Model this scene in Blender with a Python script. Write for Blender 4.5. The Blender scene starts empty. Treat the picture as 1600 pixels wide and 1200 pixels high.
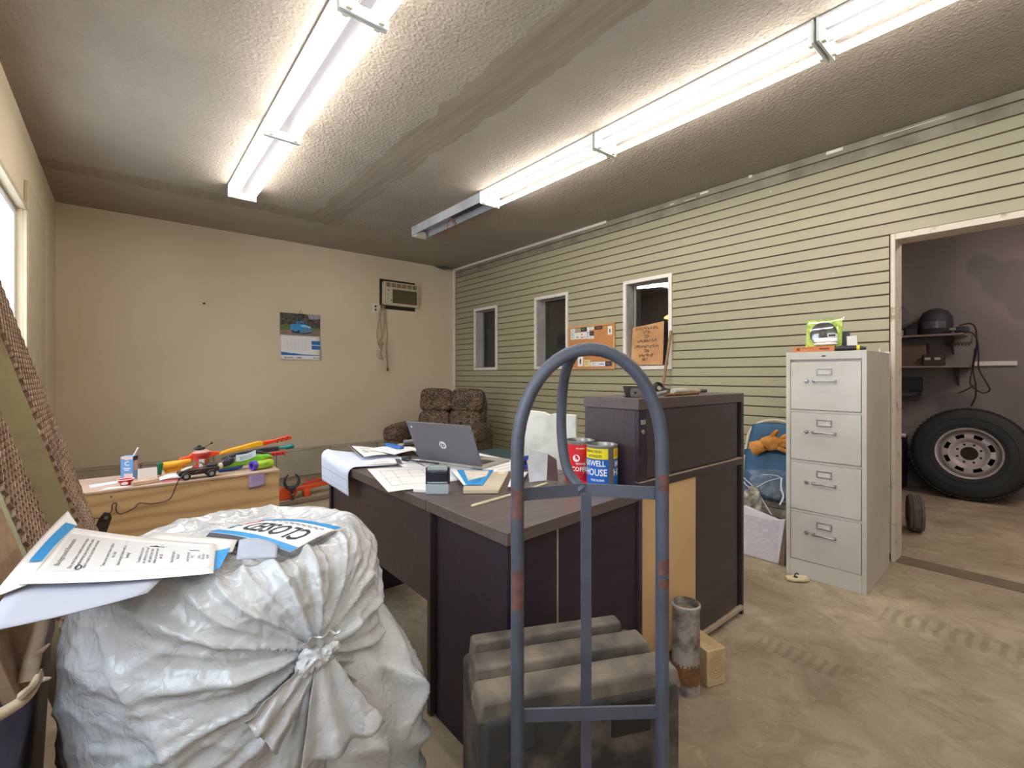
import bpy, bmesh, math, random
from mathutils import Vector, Matrix, noise
random.seed(7)
S = bpy.context.scene
COL = S.collection
PI = math.pi
# ------------------------------------------------------------------ camera
cam = bpy.data.cameras.new('camera')
cam.sensor_fit = 'HORIZONTAL'; cam.sensor_width = 36.0; cam.lens = 36.0*732/1600
cam.shift_y = -14/1600; cam.clip_start = 0.02; cam.clip_end = 60
camo = bpy.data.objects.new('camera', cam); COL.objects.link(camo)
camo.location = (0, 0, 1.19)
camo.rotation_euler = (PI/2, 0, -math.atan2(0.6386, 0.7695))
S.camera = camo
# ------------------------------------------------------------------ world, exposure
w = bpy.data.worlds.new('world'); S.world = w; w.use_nodes = True
bg = w.node_tree.nodes['Background']; bg.inputs[0].default_value = (0.80, 0.89, 1.0, 1); bg.inputs[1].default_value = 7.0
S.view_settings.view_transform = 'Standard'; S.view_settings.look = 'None'
S.view_settings.exposure = 0.72; S.view_settings.gamma = 1.0; S.view_settings.use_curve_mapping = False
TUBE = 17.0          # radiance of the fluorescent tubes
try:
    S.cycles.use_denoising = True
    S.cycles.max_bounces = 8; S.cycles.diffuse_bounces = 5; S.cycles.transparent_max_bounces = 12
    S.cycles.sample_clamp_indirect = 6.0
except Exception: pass

# ------------------------------------------------------------------ materials
def lin(c):
    if isinstance(c, str): c = [int(c[i:i+2], 16) for i in (0, 2, 4)]
    r = []
    for v in c:
        v = v/255.0
        r.append(v/12.92 if v <= .04045 else ((v+.055)/1.055)**2.4)
    return (r[0], r[1], r[2], 1)
_mats = {}
class NT:
    def __init__(s, m):
        s.m = m; s.t = m.node_tree; s.n = s.t.nodes; s.l = s.t.links
        s.b = next(n for n in s.n if n.type == 'BSDF_PRINCIPLED'); s.out = next(n for n in s.n if n.type == 'OUTPUT_MATERIAL')
    def add(s, typ, **k):
        n = s.n.new(typ)
        for a, v in k.items():
            if a.startswith('i_'):
                key = a[2:].replace('_', ' ')
                n.inputs[key if key in n.inputs else key.title()].default_value = v
            else: setattr(n, a, v)
        return n
    def link(s, a, b): s.l.new(a, b)
    def pos(s, obj=True):
        return s.add('ShaderNodeTexCoord').outputs['Object'] if obj else s.add('ShaderNodeNewGeometry').outputs['Position']
    def noise(s, scale, detail=4, rough=.55, co=None, dist=0):
        n = s.add('ShaderNodeTexNoise'); n.inputs['Scale'].default_value = scale; n.inputs['Detail'].default_value = detail
        n.inputs['Roughness'].default_value = rough; n.inputs['Distortion'].default_value = dist
        s.link(co if co is not None else s.pos(), n.inputs['Vector']); return n.outputs['Fac']
    def ramp(s, fac, stops):
        r = s.add('ShaderNodeValToRGB'); cr = r.color_ramp
        while len(cr.elements) < len(stops): cr.elements.new(.5)
        for e, (p, c) in zip(cr.elements, stops): e.position = p; e.color = c if len(c) == 4 else lin(c)
        s.link(fac, r.inputs[0]); return r.outputs[0]
    def mix(s, fac, a, b, mode='MIX'):
        m = s.add('ShaderNodeMix', data_type='RGBA', blend_type=mode)
        for sock, v in ((m.inputs[0], fac), (m.inputs[6], a), (m.inputs[7], b)):
            if hasattr(v, 'is_linked') or hasattr(v, 'links'): s.link(v, sock)
            else: sock.default_value = v
        return m.outputs[2]
    def math(s, op, a, b=0.0, c=None, clamp=False):
        m = s.add('ShaderNodeMath', operation=op, use_clamp=clamp)
        for i, v in enumerate((a, b) + ((c,) if c is not None else ())):
            if hasattr(v, 'links'): s.link(v, m.inputs[i])
            else: m.inputs[i].default_value = v
        return m.outputs[0]
    def bump(s, h, strength, dist=.01):
        b = s.add('ShaderNodeBump'); b.inputs['Strength'].default_value = strength; b.inputs['Distance'].default_value = dist
        s.link(h, b.inputs['Height']); s.link(b.outputs[0], s.b.inputs['Normal'])
    def sep(s, co):
        n = s.add('ShaderNodeSeparateXYZ'); s.link(co, n.inputs[0]); return n.outputs
def newmat(name):
    m = bpy.data.materials.new(name); m.use_nodes = True
    return m, NT(m)
def mat(name, col, rough=.55, metal=0, var=.12, scale=6, bump=0, bscale=80, col2=None, lo=.35, hi=.65, coat=0, trans=0, spec=None, emit=0):
    if name in _mats: return _mats[name]
    m, t = newmat(name)
    c = lin(col)
    b = t.b
    b.inputs['Roughness'].default_value = rough; b.inputs['Metallic'].default_value = metal
    if spec is not None: b.inputs['Specular IOR Level'].default_value = spec
    if coat: b.inputs['Coat Weight'].default_value = coat
    if col2 is not None or var:
        a = c; d = lin(col2) if col2 is not None else tuple(x*(1-var*2.2) for x in c[:3])+(1,)
        f = t.noise(scale, 5)
        t.link(t.ramp(f, [(lo, d), (hi, a)]), b.inputs['Base Color'])
    else: b.inputs['Base Color'].default_value = c
    if bump: t.bump(t.noise(bscale, 4), bump, .004)
    if trans: b.inputs['Transmission Weight'].default_value = trans
    if emit: b.inputs['Emission Color'].default_value = c; b.inputs['Emission Strength'].default_value = emit
    m.diffuse_color = c
    _mats[name] = m
    return m

# ------------------------------------------------------------------ mesh helpers
class M:
    def __init__(s): s.v = []; s.f = []
    def add(s, vs, fs):
        k = len(s.v); s.v += [Vector(p) for p in vs]; s.f += [tuple(i+k for i in f) for f in fs]; return s
    def box(s, x0, x1, y0, y1, z0, z1):
        return s.add([(x0,y0,z0),(x1,y0,z0),(x1,y1,z0),(x0,y1,z0),(x0,y0,z1),(x1,y0,z1),(x1,y1,z1),(x0,y1,z1)],
                     [(0,3,2,1),(4,5,6,7),(0,1,5,4),(1,2,6,5),(2,3,7,6),(3,0,4,7)])
    def obox(s, c, size, mx=None):
        t = M().box(-size[0]/2, size[0]/2, -size[1]/2, size[1]/2, -size[2]/2, size[2]/2)
        mx = mx or Matrix(); c = Vector(c)
        return s.add([c + (mx.to_3x3() @ p) for p in t.v], t.f)
    def extr(s, pts, vec):
        n = len(pts); vec = Vector(vec); p = [Vector(q) for q in pts]
        fs = [tuple(range(n))[::-1], tuple(range(n, 2*n))] + [(i, (i+1) % n, (i+1) % n + n, i+n) for i in range(n)]
        return s.add(p + [q+vec for q in p], fs)
    def tube(s, pts, r, n=8, cap=True, closed=False, flat=1.0):
        P = [Vector(p) for p in pts]; k = len(P); R = r if isinstance(r, (list, tuple)) else [r]*k
        T = []
        for i in range(k):
            a = P[(i-1) % k] if (closed or i > 0) else P[i]; b = P[(i+1) % k] if (closed or i < k-1) else P[i]
            T.append((b-a).normalized())
        up = Vector((0,0,1)) if abs(T[0].z) < .9 else Vector((1,0,0))
        N = (up - T[0]*up.dot(T[0])).normalized(); vs = []
        for i in range(k):
            N = (N - T[i]*N.dot(T[i])).normalized(); B = T[i].cross(N)
            for j in range(n):
                a = 2*PI*j/n; vs.append(P[i] + (N*math.cos(a)*flat + B*math.sin(a))*R[i])
        fs = []
        for i in range(k if closed else k-1):
            for j in range(n):
                a = i*n+j; b = i*n+(j+1) % n; i2 = ((i+1) % k)*n
                fs.append((a, b, i2+(j+1) % n, i2+j))
        if cap and not closed: fs += [tuple(range(n))[::-1], tuple(range((k-1)*n, k*n))]
        return s.add(vs, fs)
    def cyl(s, a, b, r, n=16, r2=None): return s.tube([a, b], [r, r if r2 is None else r2], n)
    def lathe(s, prof, c=(0,0,0), n=24, mx=None, closed=False):
        mx = mx or Matrix(); c = Vector(c); vs = []; k = len(prof)
        for r, z in prof:
            for j in range(n):
                a = 2*PI*j/n; vs.append(c + mx.to_3x3() @ Vector((r*math.cos(a), r*math.sin(a), z)))
        fs = []
        for i in range(k if closed else k-1):
            for j in range(n):
                i2 = (i+1) % k; fs.append((i*n+j, i*n+(j+1) % n, i2*n+(j+1) % n, i2*n+j))
        if not closed:
            if prof[0][0] > 1e-5: fs.append(tuple(range(n))[::-1])
            if prof[-1][0] > 1e-5: fs.append(tuple(range((k-1)*n, k*n)))
        return s.add(vs, fs)
    def grid(s, fn, nu, nv, cu=False):
        vs = [fn(i/nu, j/nv) for j in range(nv+1) for i in range(nu if cu else nu+1)]
        W = nu if cu else nu+1
        fs = [(j*W+i, j*W+(i+1) % W, (j+1)*W+(i+1) % W, (j+1)*W+i) for j in range(nv) for i in range(nu)]
        return s.add(vs, fs)
    def pillow(s, c, size, mx=None, e=.45, nu=20, nv=12, disp=0, ds=6):
        mx = (mx or Matrix()).to_3x3(); c = Vector(c)
        def sp(x, p): return math.copysign(abs(x)**p, x)
        def fn(u, v):
            a = 2*PI*u; b = -PI/2 + PI*v
            p = Vector((sp(math.cos(b), e)*sp(math.cos(a), e)*size[0]/2, sp(math.cos(b), e)*sp(math.sin(a), e)*size[1]/2, sp(math.sin(b), e)*size[2]/2))
            if disp: p *= 1 + disp*noise.noise((p+c)*ds)
            return c + mx @ p
        return s.grid(fn, nu, nv, True)
    def xf(s, mx): s.v = [mx @ p for p in s.v]; return s
def Rz(a): return Matrix.Rotation(a, 4, 'Z')
def Rx(a): return Matrix.Rotation(a, 4, 'X')
def Ry(a): return Matrix.Rotation(a, 4, 'Y')
def Tr(*p): return Matrix.Translation(Vector(p))
_W = {}
def Wm(o): return _W.get(o.name, Matrix())
def thing(name, label, cat, loc=(0,0,0), rz=0, group=None):
    o = bpy.data.objects.new(name, None); COL.objects.link(o); o.empty_display_size = .1
    o.location = loc; o.rotation_euler = (0,0,rz); o['label'] = label; o['category'] = cat
    if group: o['group'] = group
    _W[o.name] = Tr(*loc) @ Rz(rz)
    return o
def obj(name, b, m, parent=None, local=False, smooth=False, bevel=0, seg=2, solid=0, weld=False, label=None, stuff=False, loc=None, sub=0):
    """one mesh object; coordinates in b are world ones unless local"""
    me = bpy.data.meshes.new(name)
    if parent is not None:
        vs = b.v if local else [Wm(parent).inverted() @ p for p in b.v]; off = Vector((0,0,0))
    else:
        if loc is None:
            xs = [p.x for p in b.v]; ys = [p.y for p in b.v]; zs = [p.z for p in b.v]
            off = Vector(((min(xs)+max(xs))/2, (min(ys)+max(ys))/2, min(zs)))
        else: off = Vector(loc)
        vs = [p-off for p in b.v]
    me.from_pydata([tuple(p) for p in vs], [], b.f); me.update()
    if weld:
        bm = bmesh.new(); bm.from_mesh(me); bmesh.ops.remove_doubles(bm, verts=bm.verts, dist=1e-5)
        bmesh.ops.recalc_face_normals(bm, faces=bm.faces); bm.to_mesh(me); bm.free()
    o = bpy.data.objects.new(name, me); COL.objects.link(o)
    for mm in (m if isinstance(m, (list, tuple)) else [m]): me.materials.append(mm)
    if parent is not None: o.parent = parent; _W[o.name] = Wm(parent)
    else: o.location = off; _W[o.name] = Tr(*off)
    if solid:
        md = o.modifiers.new('thickness', 'SOLIDIFY'); md.thickness = solid; md.offset = 0
    if sub:
        md = o.modifiers.new('smooth', 'SUBSURF'); md.levels = sub; md.render_levels = sub; smooth = True
    if bevel:
        md = o.modifiers.new('bevel', 'BEVEL'); md.width = bevel; md.segments = seg; md.limit_method = 'ANGLE'; md.angle_limit = .6
    if smooth or bevel:
        me.polygons.foreach_set('use_smooth', [True]*len(me.polygons))
        try: me.set_sharp_from_angle(angle=.7)
        except Exception: pass
    if label: o['label'] = label
    if stuff: o['kind'] = 'stuff'
    return o
def tag(o, label, cat, group=None):
    o['label'] = label; o['category'] = cat
    if group: o['group'] = group
    return o
def struct(name, b, m, parent=None, **k):
    o = obj(name, b, m, parent, **k); 
    if parent is None: o['kind'] = 'structure'
    return o
def dup(root, loc, rz=None, label=None, group=None):
    r = root.copy(); COL.objects.link(r); r.location = loc
    if rz is not None: r.rotation_euler = (0,0,rz)
    if label: r['label'] = label
    if group: r['group'] = group
    for ch in list(root.children):
        c = ch.copy(); COL.objects.link(c); c.parent = r
        for g in list(ch.children):
            d = g.copy(); COL.objects.link(d); d.parent = c
    return r
# flat lettering and printed shapes laid on any surface through map(x, y) -> point
_txt = {}
def text2d(s, align='CENTER', sp=1.0, bold=False):
    key = (s, align, sp, bold)
    if key in _txt: return _txt[key]
    c = bpy.data.curves.new('t', 'FONT'); c.body = s; c.size = 1; c.align_x = align; c.align_y = 'CENTER'; c.resolution_u = 2; c.space_character = sp
    if bold: c.offset = .018
    o = bpy.data.objects.new('t', c); COL.objects.link(o)
    me = bpy.data.meshes.new_from_object(o)
    r = ([(v.co.x, v.co.y) for v in me.vertices], [tuple(p.vertices) for p in me.polygons])
    bpy.data.objects.remove(o); bpy.data.curves.remove(c); bpy.data.meshes.remove(me)
    _txt[key] = r; return r
def put_text(b, s, x, y, h, mp, wscale=1.0, align='CENTER', sp=1.0, bold=False, rot=0):
    vs, fs = text2d(s, align, sp, bold); ca, sa = math.cos(rot), math.sin(rot)
    return b.add([mp(x + (vx*h*wscale)*ca - vy*h*sa, y + (vx*h*wscale)*sa + vy*h*ca) for vx, vy in vs], fs)
def put_rect(b, x0, x1, y0, y1, mp, n=1):
    for i in range(n):
        a = x0 + (x1-x0)*i/n; c = x0 + (x1-x0)*(i+1)/n
        b.add([mp(a, y0), mp(c, y0), mp(c, y1), mp(a, y1)], [(0,1,2,3)])
    return b
def put_poly(b, pts, mp): return b.add([mp(x, y) for x, y in pts], [tuple(range(len(pts)))])
def plane(o, ux, uy, lift=.0006):
    o = Vector(o); ux = Vector(ux); uy = Vector(uy); n = ux.cross(uy).normalized()*lift
    return lambda x, y: o + ux*x + uy*y + n
def arc(c, r, a0, a1, n, ax=Vector((1,0,0)), ay=Vector((0,0,1))):
    c = Vector(c); return [c + ax*(r*math.cos(a0+(a1-a0)*i/n)) + ay*(r*math.sin(a0+(a1-a0)*i/n)) for i in range(n+1)]
def spline(pts, n=8):
    P = [Vector(p) for p in pts]; out = []
    for i in range(len(P)-1):
        p0 = P[max(i-1, 0)]; p1 = P[i]; p2 = P[i+1]; p3 = P[min(i+2, len(P)-1)]
        for j in range(n):
            t = j/n; out.append(.5*((2*p1) + (p2-p0)*t + (2*p0-5*p1+4*p2-p3)*t*t + (3*p1-p0-3*p2+p3)*t**3))
    return out + [P[-1]]
# ================================================================== THE SETTING
WX, LX, BY, FY, CZ = 3.79, -.474, 5.91, -2.6, 2.76
# --- materials of the shell
def m_wall():
    m, t = newmat('beige_painted_wall'); p = t.pos(False); x, y, z = t.sep(p)
    f = t.noise(.9, 4, .5, p); c = t.ramp(f, [(.3, lin((204,186,158))), (.7, lin((214,197,170)))])
    g = t.noise(3.5, 6, .6, p, 1)                                # darker mottling low on the wall
    low = t.math('MULTIPLY', t.ramp(z, [(0, (1,1,1,1)), (1, (0,0,0,1))]), .55)
    c = t.mix(t.math('MULTIPLY', low, g), c, lin((138,118,104)))
    # sooty scribble stain where the cords rub
    dx = t.math('DIVIDE', t.math('SUBTRACT', x, 2.72), .16); dz = t.math('DIVIDE', t.math('SUBTRACT', z, 1.42), .32)
    d = t.math('ADD', t.math('MULTIPLY', dx, dx), t.math('MULTIPLY', dz, dz))
    k = t.math('MULTIPLY', t.math('SUBTRACT', 1.0, d, clamp=True), t.noise(14, 5, .7, p, 2))
    c = t.mix(t.math('MULTIPLY', k, .45), c, lin((95,80,60)))
    t.link(c, t.b.inputs['Base Color']); t.b.inputs['Roughness'].default_value = .8
    t.bump(t.noise(60, 4, .6, p), .25, .004); return m
def m_ceiling():
    m, t = newmat('stippled_ceiling'); p = t.pos(False); x, y, z = t.sep(p)
    wob = t.math('MULTIPLY', t.math('SUBTRACT', t.noise(2.2, 4, .6, p), .5), .22)
    def band(v, c, h):
        a = t.math('ABSOLUTE', t.math('SUBTRACT', t.math('ADD', v, wob), c)); return t.math('LESS_THAN', a, h)
    s1 = t.math('MULTIPLY', band(x, 1.57, .14), t.math('LESS_THAN', y, 4.95))
    s2 = t.math('MULTIPLY', band(y, 4.86, .11), t.math('LESS_THAN', x, 1.75))
    s = t.math('MAXIMUM', s1, s2)
    smooth_end = t.math('GREATER_THAN', t.math('ADD', y, wob), 5.0)
    f = t.noise(1.3, 4, .6, p); c = t.ramp(f, [(.3, lin((148,136,124))), (.7, lin((162,150,137)))])
    pop = t.add('ShaderNodeTexVoronoi'); pop.inputs['Scale'].default_value = 42; pop.inputs['Randomness'].default_value = 1; t.link(p, pop.inputs['Vector'])
    n2 = t.noise(70, 5, .7, p)
    h = t.math('ADD', t.math('MULTIPLY', t.math('SUBTRACT', .55, pop.outputs[0], clamp=True), .8), n2)
    sm = t.math('MAXIMUM', s, smooth_end)
    h2 = t.math('MULTIPLY', h, t.math('SUBTRACT', 1.0, t.math('MULTIPLY', sm, .93)))
    h3 = t.math('ADD', h2, t.math('MULTIPLY', t.noise(9, 3, .5, p), .35))
    st = t.add('ShaderNodeMapping'); st.inputs['Scale'].default_value = (26, 1.5, 1); t.link(p, st.inputs[0])
    c = t.mix(t.math('MULTIPLY', s, .75), c, t.ramp(t.noise(1, 5, .6, st.outputs[0]), [(.35, lin((124,110,97))), (.65, lin((144,130,116)))]))
    t.link(c, t.b.inputs['Base Color']); t.b.inputs['Roughness'].default_value = .9
    t.bump(h3, .75, .012); return m
def m_floor():
    m, t = newmat('dusty_concrete_floor'); p = t.pos(False); x, y, z = t.sep(p)
    c = t.ramp(t.noise(1.1, 7, .62, p, .6), [(.28, lin((112,98,80))), (.45, lin((152,135,112))), (.62, lin((180,163,137))), (.8, lin((198,183,157)))])
    c = t.mix(t.ramp(t.noise(5.5, 8, .7, p, 1.2), [(.48, (0,0,0,1)), (.75, (.65,.65,.65,1))]), c, lin((110,88,66)))
    c = t.mix(t.ramp(t.noise(17, 8, .75, p, .8), [(.56, (0,0,0,1)), (.8, (.5,.5,.5,1))]), c, lin((208,190,156)))
    # tread prints left by a tyre in the dust
    def treads(cx, cy, hx, hy, sc):
        ax = t.math('LESS_THAN', t.math('ABSOLUTE', t.math('SUBTRACT', x, cx)), hx)
        ay = t.math('LESS_THAN', t.math('ABSOLUTE', t.math('SUBTRACT', y, cy)), hy)
        wv = t.math('SINE', t.math('ADD', t.math('MULTIPLY', y, sc), t.math('MULTIPLY', t.noise(9, 2, .5, p), 5)))
        return t.math('MULTIPLY', t.math('MULTIPLY', ax, ay), t.math('MULTIPLY', t.math('ADD', wv, .3, clamp=True), t.noise(6, 3, .6, p)))
    tr = t.math('MAXIMUM', treads(2.93, .32, .09, .3, 120), treads(2.2, .75, .06, .16, 150))
    c = t.mix(t.math('MULTIPLY', tr, .6, clamp=True), c, lin((84,66,48)))
    t.link(c, t.b.inputs['Base Color']); t.b.inputs['Roughness'].default_value = .78
    t.bump(t.noise(22, 8, .7, p, .5), .3, .01); return m
MW, MC, MF = m_wall(), m_ceiling(), m_floor()
m_white_trim = mat('white_trim_paint', (226,216,206), .5, var=.05, scale=9)
m_slat_list = []
def m_slat(name, a, b_):
    m, t = newmat(name); p = t.pos(False)
    c = t.ramp(t.noise(.55, 3, .5, p), [(.35, lin(a)), (.7, lin(b_))])
    c = t.mix(t.ramp(t.noise(30, 3, .5, p), [(.74, (0,0,0,1)), (.8, (.7,.7,.7,1))]), c, lin((236,228,214)))
    t.link(c, t.b.inputs['Base Color']); t.b.inputs['Roughness'].default_value = .55; return m
MS = m_slat('sage_slat_paint', (150,143,114), (165,156,129))
MS_top = mat('greyish_scraped_top_slat', (150,140,122), .7, var=.1, scale=5, col2=(120,112,96))
M_core = mat('raw_brown_slatwall_core', (96,66,44), .8, var=.1)
struct('floor', M().box(LX-.3, 8.2, FY-.2, BY+.2, -.12, 0), MF)
struct('ceiling', M().box(LX-.3, 8.2, FY-.2, BY+.2, CZ, CZ+.12), MC)
def wall_with_holes(axis, c0, c1, u0, u1, z0, z1, holes):
    """boxes of a wall that lies between c0 and c1 across, u0..u1 along, with rectangular holes (u0,u1,z0,z1)"""
    b = M(); us = sorted({u0, u1, *[h[0] for h in holes], *[h[1] for h in holes]})
    for a, c in zip(us, us[1:]):
        hs = sorted([h for h in holes if h[0] <= a+1e-6 and h[1] >= c-1e-6], key=lambda h: h[2]); z = z0
        for h in hs + [(0, 0, z1, z1)]:
            if h[2] > z+1e-6:
                if axis == 'X': b.box(c0, c1, a, c, z, h[2])
                else: b.box(a, c, c0, c1, z, h[2])
            z = max(z, h[3])
    return b
struct('wall_back', M().box(LX-.3, WX, BY, BY+.15, 0, CZ), MW)
struct('wall_front', M().box(LX-.3, 8.2, FY-.15, FY, 0, CZ), MW)
winL = [(2.55, 4.12, .95, 2.21), (.15, 1.30, .95, 2.21), (-2.0, -.6, .95, 2.21)]
struct('wall_left', wall_with_holes('X', LX-.14, LX, FY, BY, 0, CZ, winL), MW)
# right wall: brown core with a doorway and three small windows, one slat per row on it
wins = [(4.898, 5.365, 1.284, 2.085), (3.62, 4.113, 1.284, 2.085), (2.344, 2.819, 1.270, 2.08)]
door = (-.15, .740, 0, 2.055)
holesR = wins + [door]
MRoom = mat('grey_workshop_wall_paint', (118,108,106), .85, var=.12, scale=1.2)
wr = struct('wall_right', wall_with_holes('X', WX+.012, WX+.15, FY, BY, 0, CZ, holesR), M_core)
pitch = .0762; z0 = 2.167 - 28*pitch; gap = .0085
slat_mesh = {}
def slat(y0_, y1_, za, zb, m):
    key = (round(y1_-y0_, 3), round(zb-za, 4), m.name)
    if key not in slat_mesh:
        me = bpy.data.meshes.new('slat'); L = y1_-y0_; h = zb-za; e = .0025
        prof = [(0.012, 0), (e, 0), (0, e), (0, h-e), (e, h), (0.012, h)]
        if h < .012: prof = [(0.012, 0), (0, 0), (0, h), (0.012, h)]
        k = len(prof); b = M().extr([(p[0], 0, p[1]) for p in prof], (0, L, 0))
        me.from_pydata([tuple(v) for v in b.v], [], b.f); me.materials.append(m); slat_mesh[key] = me
    o = bpy.data.objects.new('slat', slat_mesh[key]); COL.objects.link(o); o.parent = wr
    o.location = Vector((WX, y0_, za)) - wr.location
for k in range(-1, 36):
    za = max(z0 + k*pitch + gap/2, 0.0); zb = min(z0 + (k+1)*pitch - gap/2, CZ-.004)
    if zb - za < .004: continue
    segs = [(FY, BY)]
    # cut the row wherever an opening (with its trim) crosses it
    for (a, c, h0, h1) in [(h[0]-.03, h[1]+.03, h[2]-.03 if h[2] > .1 else 0, h[3]+.03) for h in holesR]:
        if h1 <= za + .004 or h0 >= zb - .004: continue
        ns = []
        for (s0, s1) in segs:
            if c <= s0 or a >= s1: ns.append((s0, s1)); continue
            if h0 > za + .012 and h0 < zb:      # keep the part of the slat under the sill
                slat(max(a, s0), min(c, s1), za, h0, MS)
            if h1 < zb - .012 and h1 > za:
                slat(max(a, s0), min(c, s1), h1, zb, MS)
            if a > s0: ns.append((s0, a))
            if c < s1: ns.append((c, s1))
        segs = ns
    for (s0, s1) in segs: slat(s0, s1, za, zb, MS_top if zb > CZ-.09 else MS)
# scraped flecks of old white trim glue along the top of the slats
fl = M()
for (a, c, zz, h) in [(1.02,1.12,2.73,.022),(1.98,2.05,2.728,.016),(2.09,2.2,2.715,.005),(2.3,2.34,2.72,.01),(1.62,1.65,2.74,.02),(.5,.8,2.735,.004)]:
    fl.box(WX-.0012, WX, a, c, zz, zz+h)
obj('paint_fleck', fl, m_white_trim, wr, stuff=True)
# window_1..3 in the right wall
MG, tg = newmat('thin_window_glass')
tg.b.inputs['Base Color'].default_value = (.8,.85,.85,1); tg.b.inputs['Roughness'].default_value = .02
_tr = tg.add('ShaderNodeBsdfTransparent'); _tr.inputs[0].default_value = (.86,.88,.88,1); _mx = tg.add('ShaderNodeMixShader'); _mx.inputs[0].default_value = .08
_gl = tg.add('ShaderNodeBsdfGlossy'); _gl.inputs['Roughness'].default_value = .02
tg.link(_tr.outputs[0], _mx.inputs[1]); tg.link(_gl.outputs[0], _mx.inputs[2]); tg.link(_mx.outputs[0], tg.out.inputs[0])
m_reveal = mat('dusty_grey_white_reveal', (176,170,162), .7)
def rect_ring(b, axis, c0, c1, u0, u1, z0, z1, t):
    for (a, e, f, g) in ((u0-t, u1+t, z1, z1+t), (u0-t, u1+t, z0-t, z0), (u0-t, u0, z0, z1), (u1, u1+t, z0, z1)):
        if axis == 'X': b.box(c0, c1, a, e, f, g)
        else: b.box(a, e, c0, c1, f, g)
    return b
for i, (a, c, h0, h1) in enumerate(wins):
    wnd = struct('window_%d' % (i+1), rect_ring(M(), 'X', WX-.012, WX+.005, a+.006, c-.006, h0+.006, h1-.006, .034), m_white_trim, bevel=.002)
    obj('window_reveal', rect_ring(M(), 'X', WX+.005, WX+.149, a+.008, c-.008, h0+.008, h1-.008, .007), m_reveal, wnd)
    fr = M(); rect_ring(fr, 'X', WX+.10, WX+.125, a+.04, c-.04, h0+.016, h1-.016, .014)
    obj('window_frame', fr, mat('grey_sash', (150,148,146), .5), wnd)
    obj('pane', M().box(WX+.111, WX+.114, a+.04, c-.04, h0+.016, h1-.016), MG, wnd)
# door_1: frameless white opening
dr = M()
dr.box(WX-.016, WX+.16, .740-.004, .740+.020, 0, 2.090); dr.box(WX-.016, WX+.16, -.184, -.146, 0, 2.090); dr.box(WX-.016, WX+.16, -.146, .736, 2.051, 2.090)
d1 = struct('door_1', dr, mat('chipped_white_jamb', (206,192,176), .6, col2=(150,132,112), lo=.3, hi=.42, scale=14), bevel=.003)
obj('threshold_strip', M().box(WX-.012, WX+.15, -.146, .736, .0002, .003), mat('worn_threshold', (120,104,84), .8), d1)
# perforated white wall standard beside the jamb
st = M(); st.box(WX-.018, WX-.001, .762, .788, .05, 1.34)
sd = struct('trim_4', st, m_white_trim, bevel=.002)
sl = M()
for k in range(23): sl.box(WX-.0192, WX-.0178, .771, .780, .10+k*.054, .118+k*.054)
obj('slot', sl, mat('dark_slot', (40,32,28), .8), sd, stuff=True)
struct('trim_1', M().box(WX-.03, WX, BY-.03, BY, 0, CZ), m_white_trim, bevel=.003)
struct('trim_2', M().box(WX-.02, WX, 3.05, BY-.03, CZ-.028, CZ), m_white_trim, bevel=.003)
# concrete block ledge along the foot of the back wall
mb = mat('painted_block_ledge', (176,164,144), .8, var=.08, scale=3, bump=.3, bscale=50)
bb = struct('baseboard_back', M().box(LX, WX-.02, BY-.07, BY, 0, .30), mat('ledge_mortar', (140,128,110), .9), loc=(0, BY, 0))
nb = 7; lw = (WX-.02-LX)/nb
for k in range(nb):
    obj('block', M().box(LX+k*lw+.004, LX+(k+1)*lw-.004, BY-.085, BY-.069, .004, .30), mb, bb, bevel=.004)
    obj('block', M().box(LX+k*lw+.004, LX+(k+1)*lw-.004, BY-.085, BY-.001, .302, .325), mb, bb, bevel=.004)
# window_4..6 in the left wall (daylight; all but the first unseen, added to let it in)
def leftwin(n, a, c, h0, h1):
    wn = struct('window_%d' % n, rect_ring(M(), 'X', LX, LX+.02, a+.005, c-.005, h0+.005, h1-.005, .03 if n == 4 else .12), m_wall_trim, bevel=.004)
    obj('window_frame', rect_ring(M(), 'X', LX-.10, LX-.03, a+.05, c-.05, h0+.05, h1-.05, .05), mat('white_vinyl_sash', (225,228,235), .4, var=.03), wn, bevel=.003)
    obj('pane', M().box(LX-.07, LX-.066, a+.05, c-.05, h0+.05, h1-.05), MG, wn)
m_wall_trim = mat('cream_casing', (188,172,144), .6, var=.05)
for i, (a, c, h0, h1) in enumerate(winL): leftwin(4+i, a, c, h0, h1)
struct('trim_3', M().box(LX, LX+.022, 4.16, 4.97, 0, 2.40), m_wall_trim, bevel=.004)
# the rooms behind the right wall: garage through the doorway, office behind the small windows
def m_garage():
    m, t = newmat('patched_garage_drywall'); p = t.pos(False)
    c = t.ramp(t.noise(1.5, 3, .4, p), [(.4, lin((124,114,110))), (.52, lin((134,124,118))), (.56, lin((118,110,108)))])
    t.link(c, t.b.inputs['Base Color']); t.b.inputs['Roughness'].default_value = .85; return m
MGar = m_garage()
struct('wall_garage_far', M().box(6.55, 6.7, FY, 1.5, 0, CZ), MGar)
struct('wall_partition', M().box(WX+.15, 8.1, 1.5, 1.62, 0, CZ), MGar)
struct('wall_office_far', M().box(8.0, 8.15, 1.62, BY, 0, CZ), MRoom)
struct('wall_office_back', M().box(WX, 8.1, BY, BY+.15, 0, CZ), MRoom)
# peeled drywall tape hanging in the far corner
tp = M().grid(lambda u, v: Vector((3.42+.34*u, BY-.004-.10*v*math.sin(PI*u)**.5, CZ-.004-.05*v*v*math.sin(PI*u)-.012*math.sin(7*u)*v)), 16, 5)
obj('peeled_tape', tp, mat('peeling_drywall_paper', (150,134,116), .9), bpy.data.objects['ceiling'], solid=.002, smooth=True)

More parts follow.
